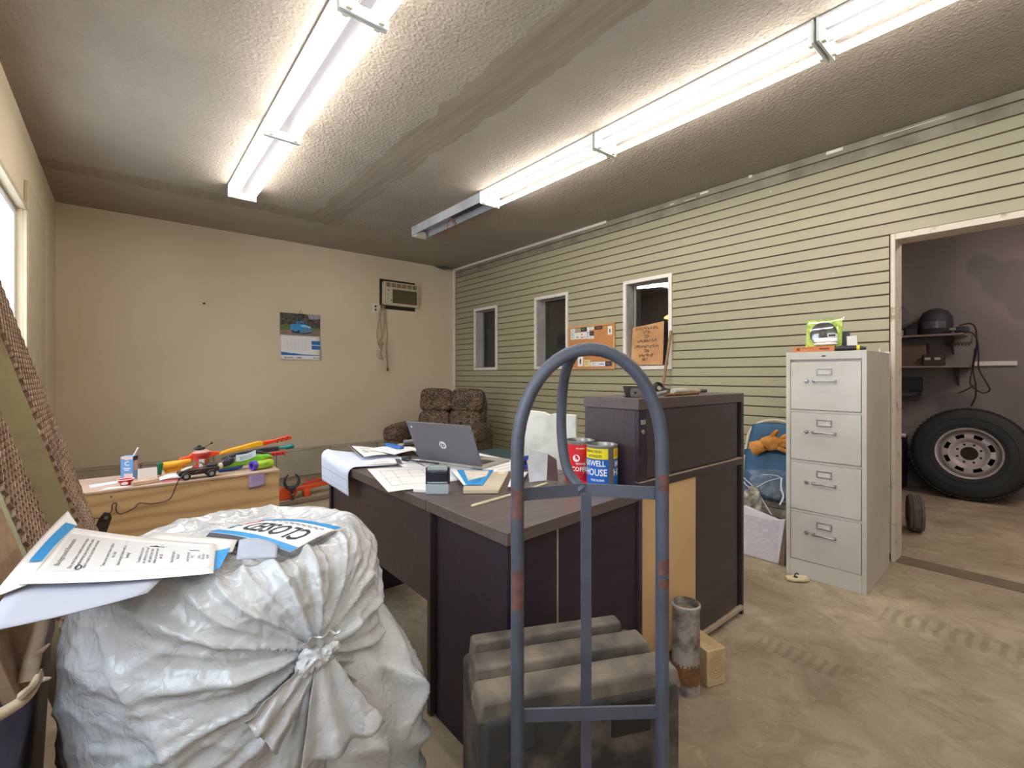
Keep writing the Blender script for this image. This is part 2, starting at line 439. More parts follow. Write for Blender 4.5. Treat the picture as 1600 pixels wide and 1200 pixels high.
# ================================================================== CEILING LIGHTS
m_enamel = mat('white_enamel_fixture', (225,225,222), .35, var=.03)
m_spine = mat('grey_ballast_cover', (84,82,86), .4, var=.03)
mt_, tt = newmat('lit_fluorescent_tube'); tt.b.inputs['Base Color'].default_value = (1,1,1,1)
tt.b.inputs['Emission Color'].default_value = (1.0, .975, .92, 1); tt.b.inputs['Emission Strength'].default_value = TUBE
m_sock = mat('cream_lamp_holder', (220,216,196), .5, var=.04)
def light_fixture(x, ya, yb, label, lit=True):
    t = thing('ceiling_light', label, 'light', (x, (ya+yb)/2, CZ), 0, 'fluorescent batten lights on the ceiling')
    L = (yb-ya); h = L/2
    if lit:
        obj('reflector', M().extr([(-.104,-h+.01,-.014), (-.1,-h+.01,0), (.1,-h+.01,0), (.104,-h+.01,-.014), (.033,-h+.01,-.022), (-.033,-h+.01,-.022)], (0, L-.02, 0)), m_enamel, t, local=True)
        obj('spine', M().extr([(-.034,-h+.012,-.02), (-.024,-h+.012,-.058), (.024,-h+.012,-.058), (.034,-h+.012,-.02)], (0, L-.024, 0)), m_spine, t, local=True)
        for s in (-1, 1):
            obj('end_plate', M().box(-.105, .105, s*h-(.012 if s > 0 else 0), s*h+(.012 if s < 0 else 0), -.105, -.0), m_enamel, t, local=True, bevel=.002)
            tb = obj('tube', M().lathe([(.0, -h+.03), (.0185, -h+.031), (.0185, h-.031), (0, h-.03)], (s*.068, 0, -.082), 12, Rx(-PI/2)), mt_, t, local=True, smooth=True)
            for e in (-1, 1):
                obj('lamp_holder', M().box(s*.068-.014, s*.068+.014, e*(h-.0125)-.0115, e*(h-.0125)+.0115, -.1, -.056) if False else M().obox((s*.068, e*(h-.021), -.078), (.026, .018, .046)), m_sock, t, local=True, bevel=.003)
    else:
        b = M().box(-.085, .085, -h, h, -.01, 0); b.box(-.088, -.082, -h, h, -.085, 0); b.box(.082, .088, -h, h, -.085, 0)
        obj('channel', b, mat('bare_fixture_metal', (190,190,194), .5), t, local=True)
        obj('end_plate', M().box(-.085, .085, -h, -h+.006, -.10, 0), m_enamel, t, local=True)
        obj('end_plate', M().box(-.085, .085, h-.006, h, -.10, 0), m_enamel, t, local=True)
        obj('ballast', M().box(-.03, .03, -h+.1, -.02, -.05, -.01), mat('dark_ballast', (52,56,66), .5), t, local=True, bevel=.004)
        obj('lamp_holder', M().box(-.06, .06, h-.06, h-.007, -.095, -.045), m_sock, t, local=True, bevel=.004)
        r = random.Random(3)
        for k in range(5):
            p = Vector((r.uniform(-.02, .06), r.uniform(-.10, .10), -.055)); q = [p]
            for _ in range(3): q.append(q[-1] + Vector((r.uniform(-.03, .04), r.uniform(-.04, .04), r.uniform(-.035, -.012))))
            obj('loose_wire', M().tube(spline(q, 4), .0028, 5), mat('red_wire', (205,60,40), .5, var=0) if k % 3 else mat('black_wire', (30,30,30), .5, var=0), t, local=True, smooth=True, label='red wire' if k % 3 else 'black wire')
    return t
XR, XL = 2.445, .765
light_fixture(XR, 3.265, 4.51, 'dead fluorescent batten without tubes, red wires hanging, at the far end of the right row', False)
light_fixture(XR, 2.0, 3.255, 'lit twin-tube fluorescent batten next to the dead unlit one in the right row')
light_fixture(XR, .74, 1.99, 'lit twin-tube fluorescent batten over the dark cabinet, second lit one of the right row')
light_fixture(XL, 3.17, 4.45, 'lit twin-tube fluorescent batten ending nearest the back wall in the left row')
light_fixture(XL, 1.89, 3.16, 'lit twin-tube fluorescent batten second from the back wall in the left row')
light_fixture(XL, .62, 1.88, 'lit twin-tube fluorescent batten almost overhead, third from the back wall in the left row')
light_fixture(XR, -.52, .73, 'lit twin-tube fluorescent batten nearest the doorway, third lit one of the right row')
light_fixture(XL, -1.4, -.14, 'lit twin-tube fluorescent batten behind the viewer in the left row')
for nm, lb, x, y, e in (('garage_fill_light', 'added fill light on the garage ceiling, out of view behind the doorway wall', 5.2, -.7, 50.0),):  # unseen tube light, added to brighten the garage beyond the doorway
    t = thing(nm, lb, 'light', (x, y, CZ))
    obj('housing', M().obox((0,0,-.03), (.14, 1.3, .06)), m_enamel, t, local=True, bevel=.004)
    mg, tg2 = newmat('garage_fill_tube'); tg2.b.inputs['Emission Color'].default_value = (1,.86,.8,1); tg2.b.inputs['Emission Strength'].default_value = e
    for s in (-1, 1): obj('tube', M().cyl((s*.045,-.6,-.078), (s*.045,.6,-.078), .018, 12), mg, t, local=True, smooth=True)
# the office behind the small windows has its own tube light and an amber-lit lamp
t = thing('office_light', 'small bright tube light seen high through the nearest small window', 'light', (6.62, 4.35, CZ-.065), .35)
obj('housing', M().obox((0,0,.005), (.14, 1.3, .09)), m_enamel, t, local=True, bevel=.004)
obj('hanger_rod', M().cyl((0,.5,.04), (0,.5,.065), .006, 8).cyl((0,-.5,.04), (0,-.5,.065), .006, 8), m_enamel, t, local=True, stuff=True)
mo, to_ = newmat('office_tube_glow'); to_.b.inputs['Emission Color'].default_value = (.95,1,.98,1); to_.b.inputs['Emission Strength'].default_value = 9.0
for s in (-1, 1): obj('tube', M().cyl((s*.05,-.6,-.065), (s*.05,.6,-.065), .013, 12), mo, t, local=True, smooth=True)
t = thing('pendant_lamp', 'small amber-lit shade seen through the nearest small window', 'lamp', (5.05, 3.02, 1.0))
mo2, to2 = newmat('amber_glow'); to2.b.inputs['Emission Color'].default_value = (1,.55,.16,1); to2.b.inputs['Emission Strength'].default_value = 1.6
obj('lamp_shade', M().lathe([(.02,.93), (.05,.92), (.15,.86), (.15,.845), (0,.85)], (0,0,0), 24), mo2, t, local=True, smooth=True)
obj('pole', M().cyl((0,0,.0), (0,0,.85), .012, 10), mat('dark_pole', (50,44,40), .5), t, local=True)
obj('base', M().lathe([(0,0), (.12,0), (.12,.02), (.02,.04), (0,.04)], (0,0,0), 24), mat('dark_pole', (50,44,40), .5), t, local=True)
t.location.z = 0; _W[t.name] = Tr(5.05, 3.02, 0)
for ch in t.children:
    if ch.name.startswith('lamp_shade'): ch.location.z = 1.02
    if ch.name.startswith('pole'): ch.scale.z = 2.26
# ================================================================== DESK, RETURN AND DARK CABINET
def m_dark(name, a, b_, rough=.42):
    m, t = newmat(name); mp = t.add('ShaderNodeMapping'); mp.inputs['Scale'].default_value = (2, 30, 30); t.link(t.pos(False), mp.inputs[0])
    t.link(t.ramp(t.noise(1.2, 5, .6, mp.outputs[0]), [(.3, lin(a)), (.7, lin(b_))]), t.b.inputs['Base Color'])
    t.b.inputs['Roughness'].default_value = rough; t.bump(t.noise(3, 5, .6, mp.outputs[0]), .06, .002); return m
m_esp = m_dark('dark_espresso_laminate', (52,41,45), (66,53,56))
m_esp_top = m_dark('paler_espresso_desktop', (80,67,65), (102,88,83), .38)  # paler than the other espresso surfaces
m_esp_in = m_dark('shaded_purple_espresso', (34,25,37), (46,35,47), .5)  # darker copy of the espresso, purple shade put into its colour
m_edge = mat('worn_pale_edge_band', (176,156,134), .6, var=.1, scale=20)
DZ = .76
t = desk = thing('desk', 'dark espresso desk under the laptop, papers hanging over its front edge', 'desk', (1.16, 1.94, 0))
obj('desktop', M().box(.80, 1.525, 1.432, 2.49, DZ-.036, DZ), m_esp_top, t, bevel=.0015)
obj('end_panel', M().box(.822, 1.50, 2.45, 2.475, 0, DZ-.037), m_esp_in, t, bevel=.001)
obj('end_panel', M().box(.822, 1.50, 1.436, 1.458, 0, DZ-.037), m_esp, t, bevel=.001)
obj('modesty_panel', M().box(.835, .853, 1.459, 2.449, .385, DZ-.037), m_esp, t, bevel=.001)
t = ret = thing('return_desk', 'dark espresso return joined to the near end of the desk, coffee cans on it', 'desk', (1.15, 1.2, 0))
obj('desktop', M().extr([(.80,.985,DZ-.036), (1.50,1.035,DZ-.036), (1.50,1.428,DZ-.036), (.80,1.428,DZ-.036)], (0,0,.036)), m_esp_top, t, bevel=.0015)
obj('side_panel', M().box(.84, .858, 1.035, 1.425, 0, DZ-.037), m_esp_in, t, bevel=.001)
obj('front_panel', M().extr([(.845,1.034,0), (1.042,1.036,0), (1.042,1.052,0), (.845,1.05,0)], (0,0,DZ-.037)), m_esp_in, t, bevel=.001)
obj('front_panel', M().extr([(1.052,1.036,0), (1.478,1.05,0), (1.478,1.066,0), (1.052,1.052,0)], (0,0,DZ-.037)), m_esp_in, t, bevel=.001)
obj('edge_strip', M().box(1.043, 1.051, 1.038, 1.048, 0, DZ-.04), m_edge, t, label='pale raw seam between two dark panels')
obj('end_panel', M().box(1.479, 1.499, 1.04, 1.42, 0, DZ-.037), m_esp, t, bevel=.001)
# cabinet
t = cab = thing('cabinet', 'tall dark brown cabinet with a lock plate, tools lying on its top', 'cabinet', (1.945, 1.2, 0))
cx0, cx1, cy0, cy1, ch = 1.503, 2.385, 1.06, 1.335, 1.10
obj('body', M().box(cx0+.004, cx1-.03, cy0+.02, cy1-.004, .04, ch-.045), m_esp, t, bevel=.001)
obj('top', M().box(cx0, cx1, cy0, cy1, ch-.044, ch), m_dark('paler_cabinet_top', (72,58,58), (92,76,74)), t, bevel=.002)  # top slab paler than the cabinet sides
obj('front_stile', M().box(cx0+.004, cx0+.055, cy0+.002, cy0+.019, .78, ch-.045), m_esp_in, t, bevel=.001)
obj('drawer_front', M().box(cx0+.057, cx1-.075, cy0+.001, cy0+.019, .79, ch-.047), m_esp, t, bevel=.0015)
obj('label_plate', M().box(cx0+.016, cx0+.044, cy0-.002, cy0+.0015, 1.0, 1.018), mat('brushed_steel', (190,188,184), .35, metal=.8, var=.04), t, bevel=.0008)
lk = obj('lock', M().cyl((cx0+.028, cy0-.004, .972), (cx0+.028, cy0+.002, .972), .009, 14), mat('chrome_lock', (205,202,196), .25, metal=.9, var=0), t, bevel=.0006)
obj('keyhole', M().box(cx0+.0268, cx0+.0292, cy0-.0046, cy0-.0038, .967, .977), mat('dark_slot', (40,32,28), .8), lk)
obj('rail', M().box(cx0+.004, cx1-.022, cy0-.004, cy0+.019, .748, .779), m_esp, t, bevel=.002)
obj('rail_edge', M().box(cx0+.004, cx1-.022, cy0-.0042, cy0+.019, .7792, .7815), m_edge, t, label='dusty pale ledge of the rail')
obj('pale_panel', M().box(cx0+.006, cx0+.425, cy0+.004, cy0+.019, .06, .747), mat('raw_birch_board', (206,170,122), .7, var=.06, scale=3), t, bevel=.001, label='raw pale wood panel')
obj('lower_panel', M().box(cx0+.427, cx1-.075, cy0+.002, cy0+.019, .06, .747), m_esp, t, bevel=.001)
obj('base_rail', M().box(cx0+.35, cx1-.022, cy0-.008, cy0+.01, .03, .05), m_edge, t, bevel=.002)
obj('post', M().box(cx1-.021, cx1-.002, cy0+.0, cy0+.026, 0, ch-.045), mat('dark_steel_post', (70,62,62), .45, metal=.3), t, bevel=.002)
obj('post', M().box(cx1-.021, cx1-.002, cy1-.03, cy1-.004, 0, ch-.045), mat('dark_steel_post', (70,62,62), .45, metal=.3), t, bevel=.002)
obj('foot', M().box(cx0+.01, cx0+.05, cy0+.03, cy1-.03, 0, .04), m_esp_in, t)

# ================================================================== FILING CABINET
m_putty = mat('putty_grey_enamel', (194,189,180), .42, var=.05, scale=3, col2=(182,176,165))
m_putty_d = mat('putty_shadow_gap', (90,84,74), .7)
m_chrome = mat('worn_chrome', (186,184,180), .28, metal=.85, var=.06)
FXF, FYA, FYB, FH = 3.085, .722, 1.117, 1.325
t = fc = thing('filing_cabinet', 'putty grey four-drawer steel filing cabinet beside the doorway', 'cabinet', (3.42, .92, 0))
b = M().box(FXF+.0225, 3.67, FYA+.0005, FYB-.0005, 0.0004, FH)
obj('body', b, m_putty, t, bevel=.002)
b = M(); b.box(FXF, FXF+.022, FYA, FYA+.022, .0, FH); b.box(FXF, FXF+.022, FYB-.022, FYB, 0, FH); b.box(FXF, FXF+.022, FYA+.0221, FYB-.0221, FH-.045, FH-.0005); b.box(FXF, FXF+.022, FYA+.0221, FYB-.0221, 0.0004, .10)
obj('face_frame', b, m_putty, t, bevel=.0015)
obj('maker_plate', M().box(FXF-.0015, FXF, .912, .932, FH-.030, FH-.023), mat('dark_slot', (40,32,28), .8), t)
dh = (FH-.045-.10)/4
for k in range(4):
    za = .10 + k*dh; zb = za + dh
    obj('cross_rail', M().box(FXF+.004, FXF+.02, FYA+.022, FYB-.022, zb-.014, zb+.0), m_putty, t, bevel=.001) if k < 3 else None
    d = obj('drawer', M().box(FXF-.001, FXF+.019, FYA+.025, FYB-.025, za+.003, zb-.016), m_putty, t, bevel=.002)
    yc = (FYA+FYB)/2+.0; zh = zb-.125
    hb = M(); hb.tube([(FXF-.002, yc+.052, zh), (FXF-.024, yc+.05, zh), (FXF-.027, yc+.044, zh), (FXF-.027, yc-.044, zh), (FXF-.024, yc-.05, zh), (FXF-.002, yc-.052, zh)], .0052, 8)
    for s in (-1, 1): hb.obox((FXF-.01, yc+s*.052, zh), (.02, .013, .017))
    obj('handle', hb, m_chrome, d, smooth=True)
    hl = M(); rect_ring(hl, 'X', FXF-.006, FXF-.001, yc-.031, yc+.031, zb-.083, zb-.057, .007); obj('label_holder', hl, m_chrome, d, bevel=.001)
    obj('label_card', M().box(FXF-.0022, FXF-.0012, yc-.031, yc+.031, zb-.083, zb-.057), mat('cream_card', (212,206,190), .7), d)
    obj('thumb_latch', M().lathe([(0,0), (.0115,0), (.0115,.006), (.007,.014), (0,.015)], (FXF-.001, yc+.088, zh), 14, Ry(-PI/2)), m_chrome, d, smooth=True)
_P = Vector((FXF, FYA, 0)); fc.location = _P + Rz(.035) @ (Vector(fc.location)-_P); fc.rotation_euler = (0,0,.035)
# --- things on the filing cabinet
m_blk = mat('black_plastic', (34,32,34), .45, var=.05)
t = thing('boxed_disc', 'clear clamshell pack with lime backing card and dark disc on top of the filing cabinet', 'package', (3.2, .965, FH+.032))
mxp = Tr(3.205, .965, FH+.034) @ Ry(.10)
obj('backing_card', M().box(.008, .011, -.093, .093, .004, .165).xf(mxp), mat('lime_zigzag_card', (150,190,50), .5, scale=34, col2=(214,226,110), lo=.42, hi=.58), t)
obj('disc', M().lathe([(0,0), (.066,0), (.07,.004), (.066,.008), (0,.009)], (0,0,0), 32).xf(mxp @ Tr(.006,.0,.078) @ Ry(-PI/2)), mat('dark_grinding_disc', (66,64,66), .7, var=.2, scale=40), t, smooth=True)
obj('hub_ring', M().lathe([(.018,0), (.03,0), (.03,.003), (.018,.003)], (0,0,0), 24, closed=True).xf(mxp @ Tr(-.004,.0,.078) @ Ry(-PI/2)), m_blk, t)
obj('white_insert', M().pillow((-.006,-.016,.037), (.03,.125,.03), e=.5).pillow((-.006,-.016,.014), (.034,.12,.014), e=.5).pillow((-.01,-.052,.061), (.03,.05,.024), e=.6).xf(mxp), mat('white_glossy_plastic', (228,224,220), .25, var=.02), t, smooth=True)
obj('printed_mark', M().box(-.026,-.0255,-.07,-.035,.055,.068).xf(mxp), m_blk, t)
MCl, tc = newmat('clear_plastic_shell'); _a = tc.add('ShaderNodeBsdfTransparent'); _a.inputs[0].default_value = (.95,.96,.95,1); _b = tc.add('ShaderNodeBsdfGlossy'); _b.inputs['Roughness'].default_value = .12
_c = tc.add('ShaderNodeMixShader'); _c.inputs[0].default_value = .16; tc.link(_a.outputs[0], _c.inputs[1]); tc.link(_b.outputs[0], _c.inputs[2]); tc.link(_c.outputs[0], tc.out.inputs[0])
cl = M().grid(lambda u, v: mxp @ Vector((-.034*math.sin(PI*u)**.4*math.sin(PI*min(v*1.02,1))**.4 + .012, -.098+.196*u, -.001+.176*v)), 14, 14)
obj('clear_shell', cl, MCl, t, smooth=True)
tag(obj('orange_box', M().obox((3.19, .985, FH+.0165), (.17, .21, .031), Rz(.03)), mat('orange_brown_carton', (196,120,66), .6, var=.08), bevel=.0015), 'flat orange-brown carton lying under the clear clamshell pack', 'box')
ob = bpy.data.objects['orange_box']
pr = M(); mp_ = plane((3.1035, 1.085, FH+.004), (0,-1,0), (0,0,1)); mp2 = lambda x, y: mp_(x, y) + Vector((.0+.03*0, 0, 0))
b = M(); ymap = lambda x, y: (Tr(3.19,.985,FH+.0165) @ Rz(.03)) @ Vector((-.0855, .1-x, -.0155+y))
put_rect(b, .012, .03, .008, .024, ymap); put_rect(b, .13, .18, .011, .02, ymap); put_rect(b, .04, .1, .02, .022, ymap)
obj('print', b, mat('dark_carton_print', (120,56,30), .7, var=0), ob, stuff=True)
t = thing('black_case', 'low black tool case poking out behind the orange carton', 'case', (3.32, 1.05, FH))
obj('shell', M().obox((3.34, 1.045, FH+.018), (.12, .10, .034), Rz(.2)), m_blk, t, bevel=.006)
obj('lid_seam', M().obox((3.34, 1.045, FH+.02), (.122, .102, .002), Rz(.2)), mat('dark_slot', (40,32,28), .8), t)
t = thing('utility_knife', 'black and yellow handled tool on the right front of the filing cabinet top', 'tool', (3.13, .80, FH))
obj('grip', M().tube([(3.115,.876,FH+.015), (3.12,.80,FH+.016), (3.125,.762,FH+.015)], [.014,.015,.012], 10), m_blk, t, smooth=True)
obj('yellow_collar', M().tube([(3.1235,.776,FH+.0165), (3.1255,.762,FH+.0165)], .0155, 12), mat('safety_yellow', (226,204,40), .45, var=.03), t, smooth=True)
obj('nose', M().tube([(3.1255,.762,FH+.014), (3.13,.735,FH+.012)], [.011,.008], 10), m_blk, t, smooth=True)
tag(obj('grey_card', M().obox((3.27, .872, FH+.085), (.008, .05, .12), Ry(.12)), mat('slate_grey_card', (82,80,86), .6), bevel=.001), 'slate grey packet standing just right of the clamshell pack', 'packet')
bpy.data.objects['grey_card'].location.z -= .022
tag(obj('white_card', M().obox((3.23, .825, FH+.046), (.006, .05, .09), Rx(-.05) @ Ry(.1)), mat('white_card', (216,208,200), .6), bevel=.001), 'small white upright card, rightmost on the filing cabinet', 'card')
tag(obj('screw_tip', M().lathe([(0,0), (.006,0), (.005,.02), (.002,.034), (0,.035)], (3.66,.79,FH), 10), m_white_trim, smooth=True), 'tiny white cone at the back right corner of the filing cabinet top', 'cone')

# ================================================================== HAND TRUCK
m_truck = mat('blue_grey_truck_paint', (76,78,90), .45, var=.12, scale=9, bump=.08, bscale=60)
m_rust = mat('rust_patch', (112,72,66), .8, var=.2, scale=40)
A = Vector((.615,.724,0)); B_ = Vector((.851,.543,0)); mid = (A+B_)/2; ux = (B_-A).normalized(); nb_ = Vector((-ux.y, ux.x, 0))      # nb_ points away from the viewer
if nb_.y < 0: nb_ = -nb_
hw = (B_-A).length/2
t = truck = thing('hand_truck', 'blue-grey steel hand truck with a looped handle standing before the desk', 'hand truck', tuple(mid))
zs = 1.035; bh = 1.243-zs
pts = [A+Vector((0,0,.12))] + [A+Vector((0,0,z)) for z in (.4,.7,.95)] + [mid - ux*hw*math.cos(a) + Vector((0,0,zs+bh*math.sin(a))) for a in [PI*k/20 for k in range(21)]] + [B_+Vector((0,0,z)) for z in (.95,.7,.4,.12)]
fr = obj('frame_loop', M().tube(pts, .0135, 16), m_truck, t, smooth=True)
top = mid + Vector((0,0,1.238)); zc = .945
xb = mid + nb_*.045
bp = spline([mid - ux*.030 + nb_*.004 + Vector((0,0,1.236)), mid + nb_*.05 - ux*.04 + Vector((0,0,1.205)), mid + nb_*.075 - ux*.046 + Vector((0,0,1.15)), mid + nb_*.08 - ux*.047 + Vector((0,0,1.06)), mid + nb_*.07 - ux*.036 + Vector((0,0,.985)), xb - ux*.008 + Vector((0,0,.945))], 6)
obj('back_handle', M().tube(bp, .0115, 12, flat=.8), m_truck, t, smooth=True)
h = .013
obj('cross_bar', M().extr([A+Vector((0,0,zc-h)) + nb_*.006, xb+Vector((0,0,zc-h)), B_+Vector((0,0,zc-h)) + nb_*.006, B_+Vector((0,0,zc-h))+nb_*.011, xb+nb_*.006+Vector((0,0,zc-h)), A+Vector((0,0,zc-h))+nb_*.011], (0,0,2*h)), m_truck, t)
obj('center_bar', M().obox(xb + nb_*(-.002) + Vector((0,0,.52)), (.023,.005,.84), Rz(math.atan2(ux.y, ux.x))), m_truck, t, bevel=.001)
for z in (.5, .2):
    obj('cross_bar', M().obox(mid+Vector((0,0,z)), (2*hw, .005, .026), Rz(math.atan2(ux.y, ux.x))), m_truck, t)
rz_ = Rz(math.atan2(ux.y, ux.x))
obj('toe_plate', M().obox(mid + nb_*.11 + Vector((0,0,.02)), (.40,.24,.006), rz_).obox(mid - nb_*.004 + Vector((0,0,.07)), (.40,.006,.1), rz_), m_truck, t, bevel=.001)
obj('axle', M().cyl(mid - nb_*.07 - ux*.24 + Vector((0,0,.125)), mid - nb_*.07 + ux*.24 + Vector((0,0,.125)), .009, 12), m_chrome, t, smooth=True)
for s in (-1, 1):
    obj('axle_bracket', M().extr([A*(1 if s < 0 else 0)+B_*(0 if s < 0 else 1)+Vector((0,0,.14)) , A*(1 if s < 0 else 0)+B_*(0 if s < 0 else 1)+Vector((0,0,.24)), A*(1 if s < 0 else 0)+B_*(0 if s < 0 else 1)-nb_*.08+Vector((0,0,.11)), ], ux*.005), m_truck, t)
    wh = obj('wheel', M().lathe([(.03,-.028), (.085,-.03), (.12,-.025), (.125,0), (.12,.025), (.085,.03), (.03,.028)], mid - nb_*.07 + ux*s*.215 + Vector((0,0,.125)), 28, rz_ @ Ry(PI/2)), mat('black_rubber', (38,36,36), .75, var=.1), t, smooth=True)
    obj('wheel_hub', M().lathe([(0,-.032), (.05,-.031), (.05,.031), (0,.032)], mid - nb_*.07 + ux*s*.215 + Vector((0,0,.125)), 20, rz_ @ Ry(PI/2)), m_chrome, wh, smooth=True)
def rust(c, r, z, dz):
    vs = M()
    def fn(u, v):
        a = -.9 + 1.8*u; rr = .0139
        wob = .22*noise.noise(Vector((u*3, v*3, z*9)))
        return c + (-nb_*math.cos(a+wob)*rr + ux*math.sin(a+wob)*rr) + Vector((0,0,z + dz*(v-.5) + .2*dz*noise.noise(Vector((u*4, v*2, z*20)))))
    return M().grid(fn, 6, 10)
for c, z, dz in ((A,.93,.055), (A,.77,.055), (A,.735,.03), (B_,.80,.03), (B_,.97,.035), (B_,.765,.02)):
    obj('rust_patch', rust(c, 0, z, dz), m_rust, t, stuff=True, smooth=True)

# ================================================================== BLACK TOTE ON THE TOE PLATE
m_tote = mat('dusty_black_tote', (52,48,46), .62, scale=7, col2=(104,92,80), lo=.36, hi=.52, bump=.2, bscale=40)
m_tote2 = mat('dusty_black_tote_lid', (62,56,52), .62, scale=6, col2=(122,108,92), lo=.38, hi=.6, bump=.2, bscale=40)
to = Vector((.700,1.045,0)); tu = Vector((.905,-.425,0)).normalized(); tv = Vector((-.425,-.905,0)).normalized()
def tp_(a, b, z): return to + tu*a + tv*b + Vector((0,0,z))
t = thing('tool_case', 'dusty black ribbed plastic case on the foot of the hand truck', 'case', tuple(tp_(.24,.13,0)))
def tbox(a0,a1,b0,b1,z0,z1,ins=0):
    return M().add([tp_(a0,b0,z0),tp_(a1,b0,z0),tp_(a1,b1,z0),tp_(a0,b1,z0),tp_(a0+ins,b0+ins,z1),tp_(a1-ins,b0+ins,z1),tp_(a1-ins,b1-ins,z1),tp_(a0+ins,b1-ins,z1)],[(0,3,2,1),(4,5,6,7),(0,1,5,4),(1,2,6,5),(2,3,7,6),(3,0,4,7)])
obj('shell', tbox(-.005,.485,.0,.262,.026,.455,0), m_tote, t, bevel=.02, seg=4)
obj('lid_rib', tbox(.01,.44,.006,.060,.445,.503,.006), m_tote2, t, bevel=.008, seg=3)
obj('lid_rib', tbox(-.002,.475,.070,.152,.44,.492,.008), m_tote2, t, bevel=.008, seg=3)
obj('lid_rib', tbox(-.012,.492,.160,.258,.435,.484,.010), m_tote2, t, bevel=.01, seg=3)
obj('handle_recess', tbox(.30,.40,.258,.266,.36,.44,0), mat('dark_slot', (40,32,28), .8), t, bevel=.003)
for a in (.08,.42):
    obj('latch', tbox(a,a+.035,.258,.272,.38,.46,0), m_tote, t, bevel=.003)
# ================================================================== PIPE AND WOOD BLOCK
m_pipe = mat('scaly_grey_stovepipe', (164,154,146), .6, metal=.1, scale=14, col2=(92,82,76), lo=.36, hi=.55, bump=.25, bscale=40)
t = thing('stovepipe', 'upright scaly grey metal pipe standing beside the hand truck', 'pipe', (1.64,.945,0))
obj('pipe_wall', M().lathe([(.046,0), (.050,0), (.050,.10), (.0505,.11), (.050,.12), (.050,.312), (.053,.316), (.053,.326), (.050,.329), (.047,.329), (.0465,.316), (.046,0)], (1.64,.945,0), 32), m_pipe, t, smooth=True)
mm, tm = newmat('mesh_core'); _v = tm.add('ShaderNodeTexVoronoi'); _v.inputs['Scale'].default_value = 160; tm.link(tm.pos(False), _v.inputs['Vector'])
tm.link(tm.ramp(_v.outputs[0], [(.2, lin((30,24,20))), (.6, lin((150,130,106)))]), tm.b.inputs['Base Color']); tm.b.inputs['Roughness'].default_value = .8
obj('core', M().lathe([(0,.300), (.02,.302), (.046,.299)], (1.64,.945,0), 28), mm, t)
obj('rust_band', M().lathe([(.0506,.04), (.0507,.05), (.0508,.10), (.0506,.115)], (1.64,.945,0), 20), mat('rusty_brown', (134,92,52), .8, var=.25, scale=30), t, smooth=True)
t = thing('wood_block', 'pale cut timber block on the floor right of the upright pipe', 'wood', (1.79,.95,0))
obj('timber', M().obox((1.775,.955,.07), (.088,.16,.14), Rz(-.35)), mat('pale_pine', (206,184,146), .7, scale=10, col2=(180,152,112)), t, bevel=.004)
gr = M()
for k in range(4): gr.lathe([(.012+k*.009,0), (.014+k*.009,0), (.014+k*.009,.0004), (.012+k*.009,.0004)], (0,0,0), 20, closed=True)
gr.xf(Tr(1.775,.955,.07) @ Rz(-.35) @ Tr(0,-.0803,0) @ Rx(PI/2))
obj('growth_rings', gr, mat('ring_brown', (164,130,90), .8, var=0), t, stuff=True)
# ================================================================== BAGGED WHEELS
BC = Vector((.216, 1.255, 0)); BR = .293; BTOP = .815
knot = Vector((.285, .935, .655))
m_bag, tb = newmat('white_plastic_bag'); _p = tb.pos(False)
_c = tb.ramp(tb.noise(3.2, 5, .6, _p), [(.3, lin((178,176,174))), (.6, lin((204,204,206))), (.8, lin((216,216,218)))])
_c = tb.mix(tb.ramp(tb.noise(38, 3, .6, _p), [(.76, (0,0,0,1)), (.80, (.8,.8,.8,1))]), _c, lin((90,84,78)))
tb.link(_c, tb.b.inputs['Base Color']); tb.b.inputs['Roughness'].default_value = .2
_mp = tb.add('ShaderNodeMapping'); _mp.inputs['Scale'].default_value = (1, 1.6, .8); tb.link(_p, _mp.inputs[0])
_w1 = tb.add('ShaderNodeTexVoronoi', feature='DISTANCE_TO_EDGE'); _w1.inputs['Scale'].default_value = 9
_d = tb.add('ShaderNodeTexNoise'); _d.inputs['Scale'].default_value = 5; _d.inputs['Detail'].default_value = 4; tb.link(_p, _d.inputs['Vector'])
_va = tb.add('ShaderNodeVectorMath', operation='MULTIPLY_ADD'); tb.link(_d.outputs['Color'], _va.inputs[0]); _va.inputs[1].default_value = (.55,.55,.55); tb.link(_mp.outputs[0], _va.inputs[2]); tb.link(_va.outputs[0], _w1.inputs['Vector'])
_h = tb.math('ADD', tb.math('MULTIPLY', tb.math('POWER', _w1.outputs[0], .6), .55), tb.math('MULTIPLY', tb.noise(18, 3, .5, _p, 2.0), .8)); tb.bump(_h, .5, .010)
def rim_profile(s):
    """0..1 from the centre of the top over the rim down the side to the floor -> (radius factor, z)"""
    if s < .30:
        k = s/.30; return (.80*k, BTOP - .022*(1-k**3))
    if s < .46:
        k = (s-.30)/.16; a = k*PI/2; return (.80 + .20*math.sin(a), BTOP - .075*(1-math.cos(a)))
    k = (s-.46)/.54; return (1 + .035*math.sin(k*PI*2) - .05*k, BTOP-.075 - (BTOP-.08)*k)
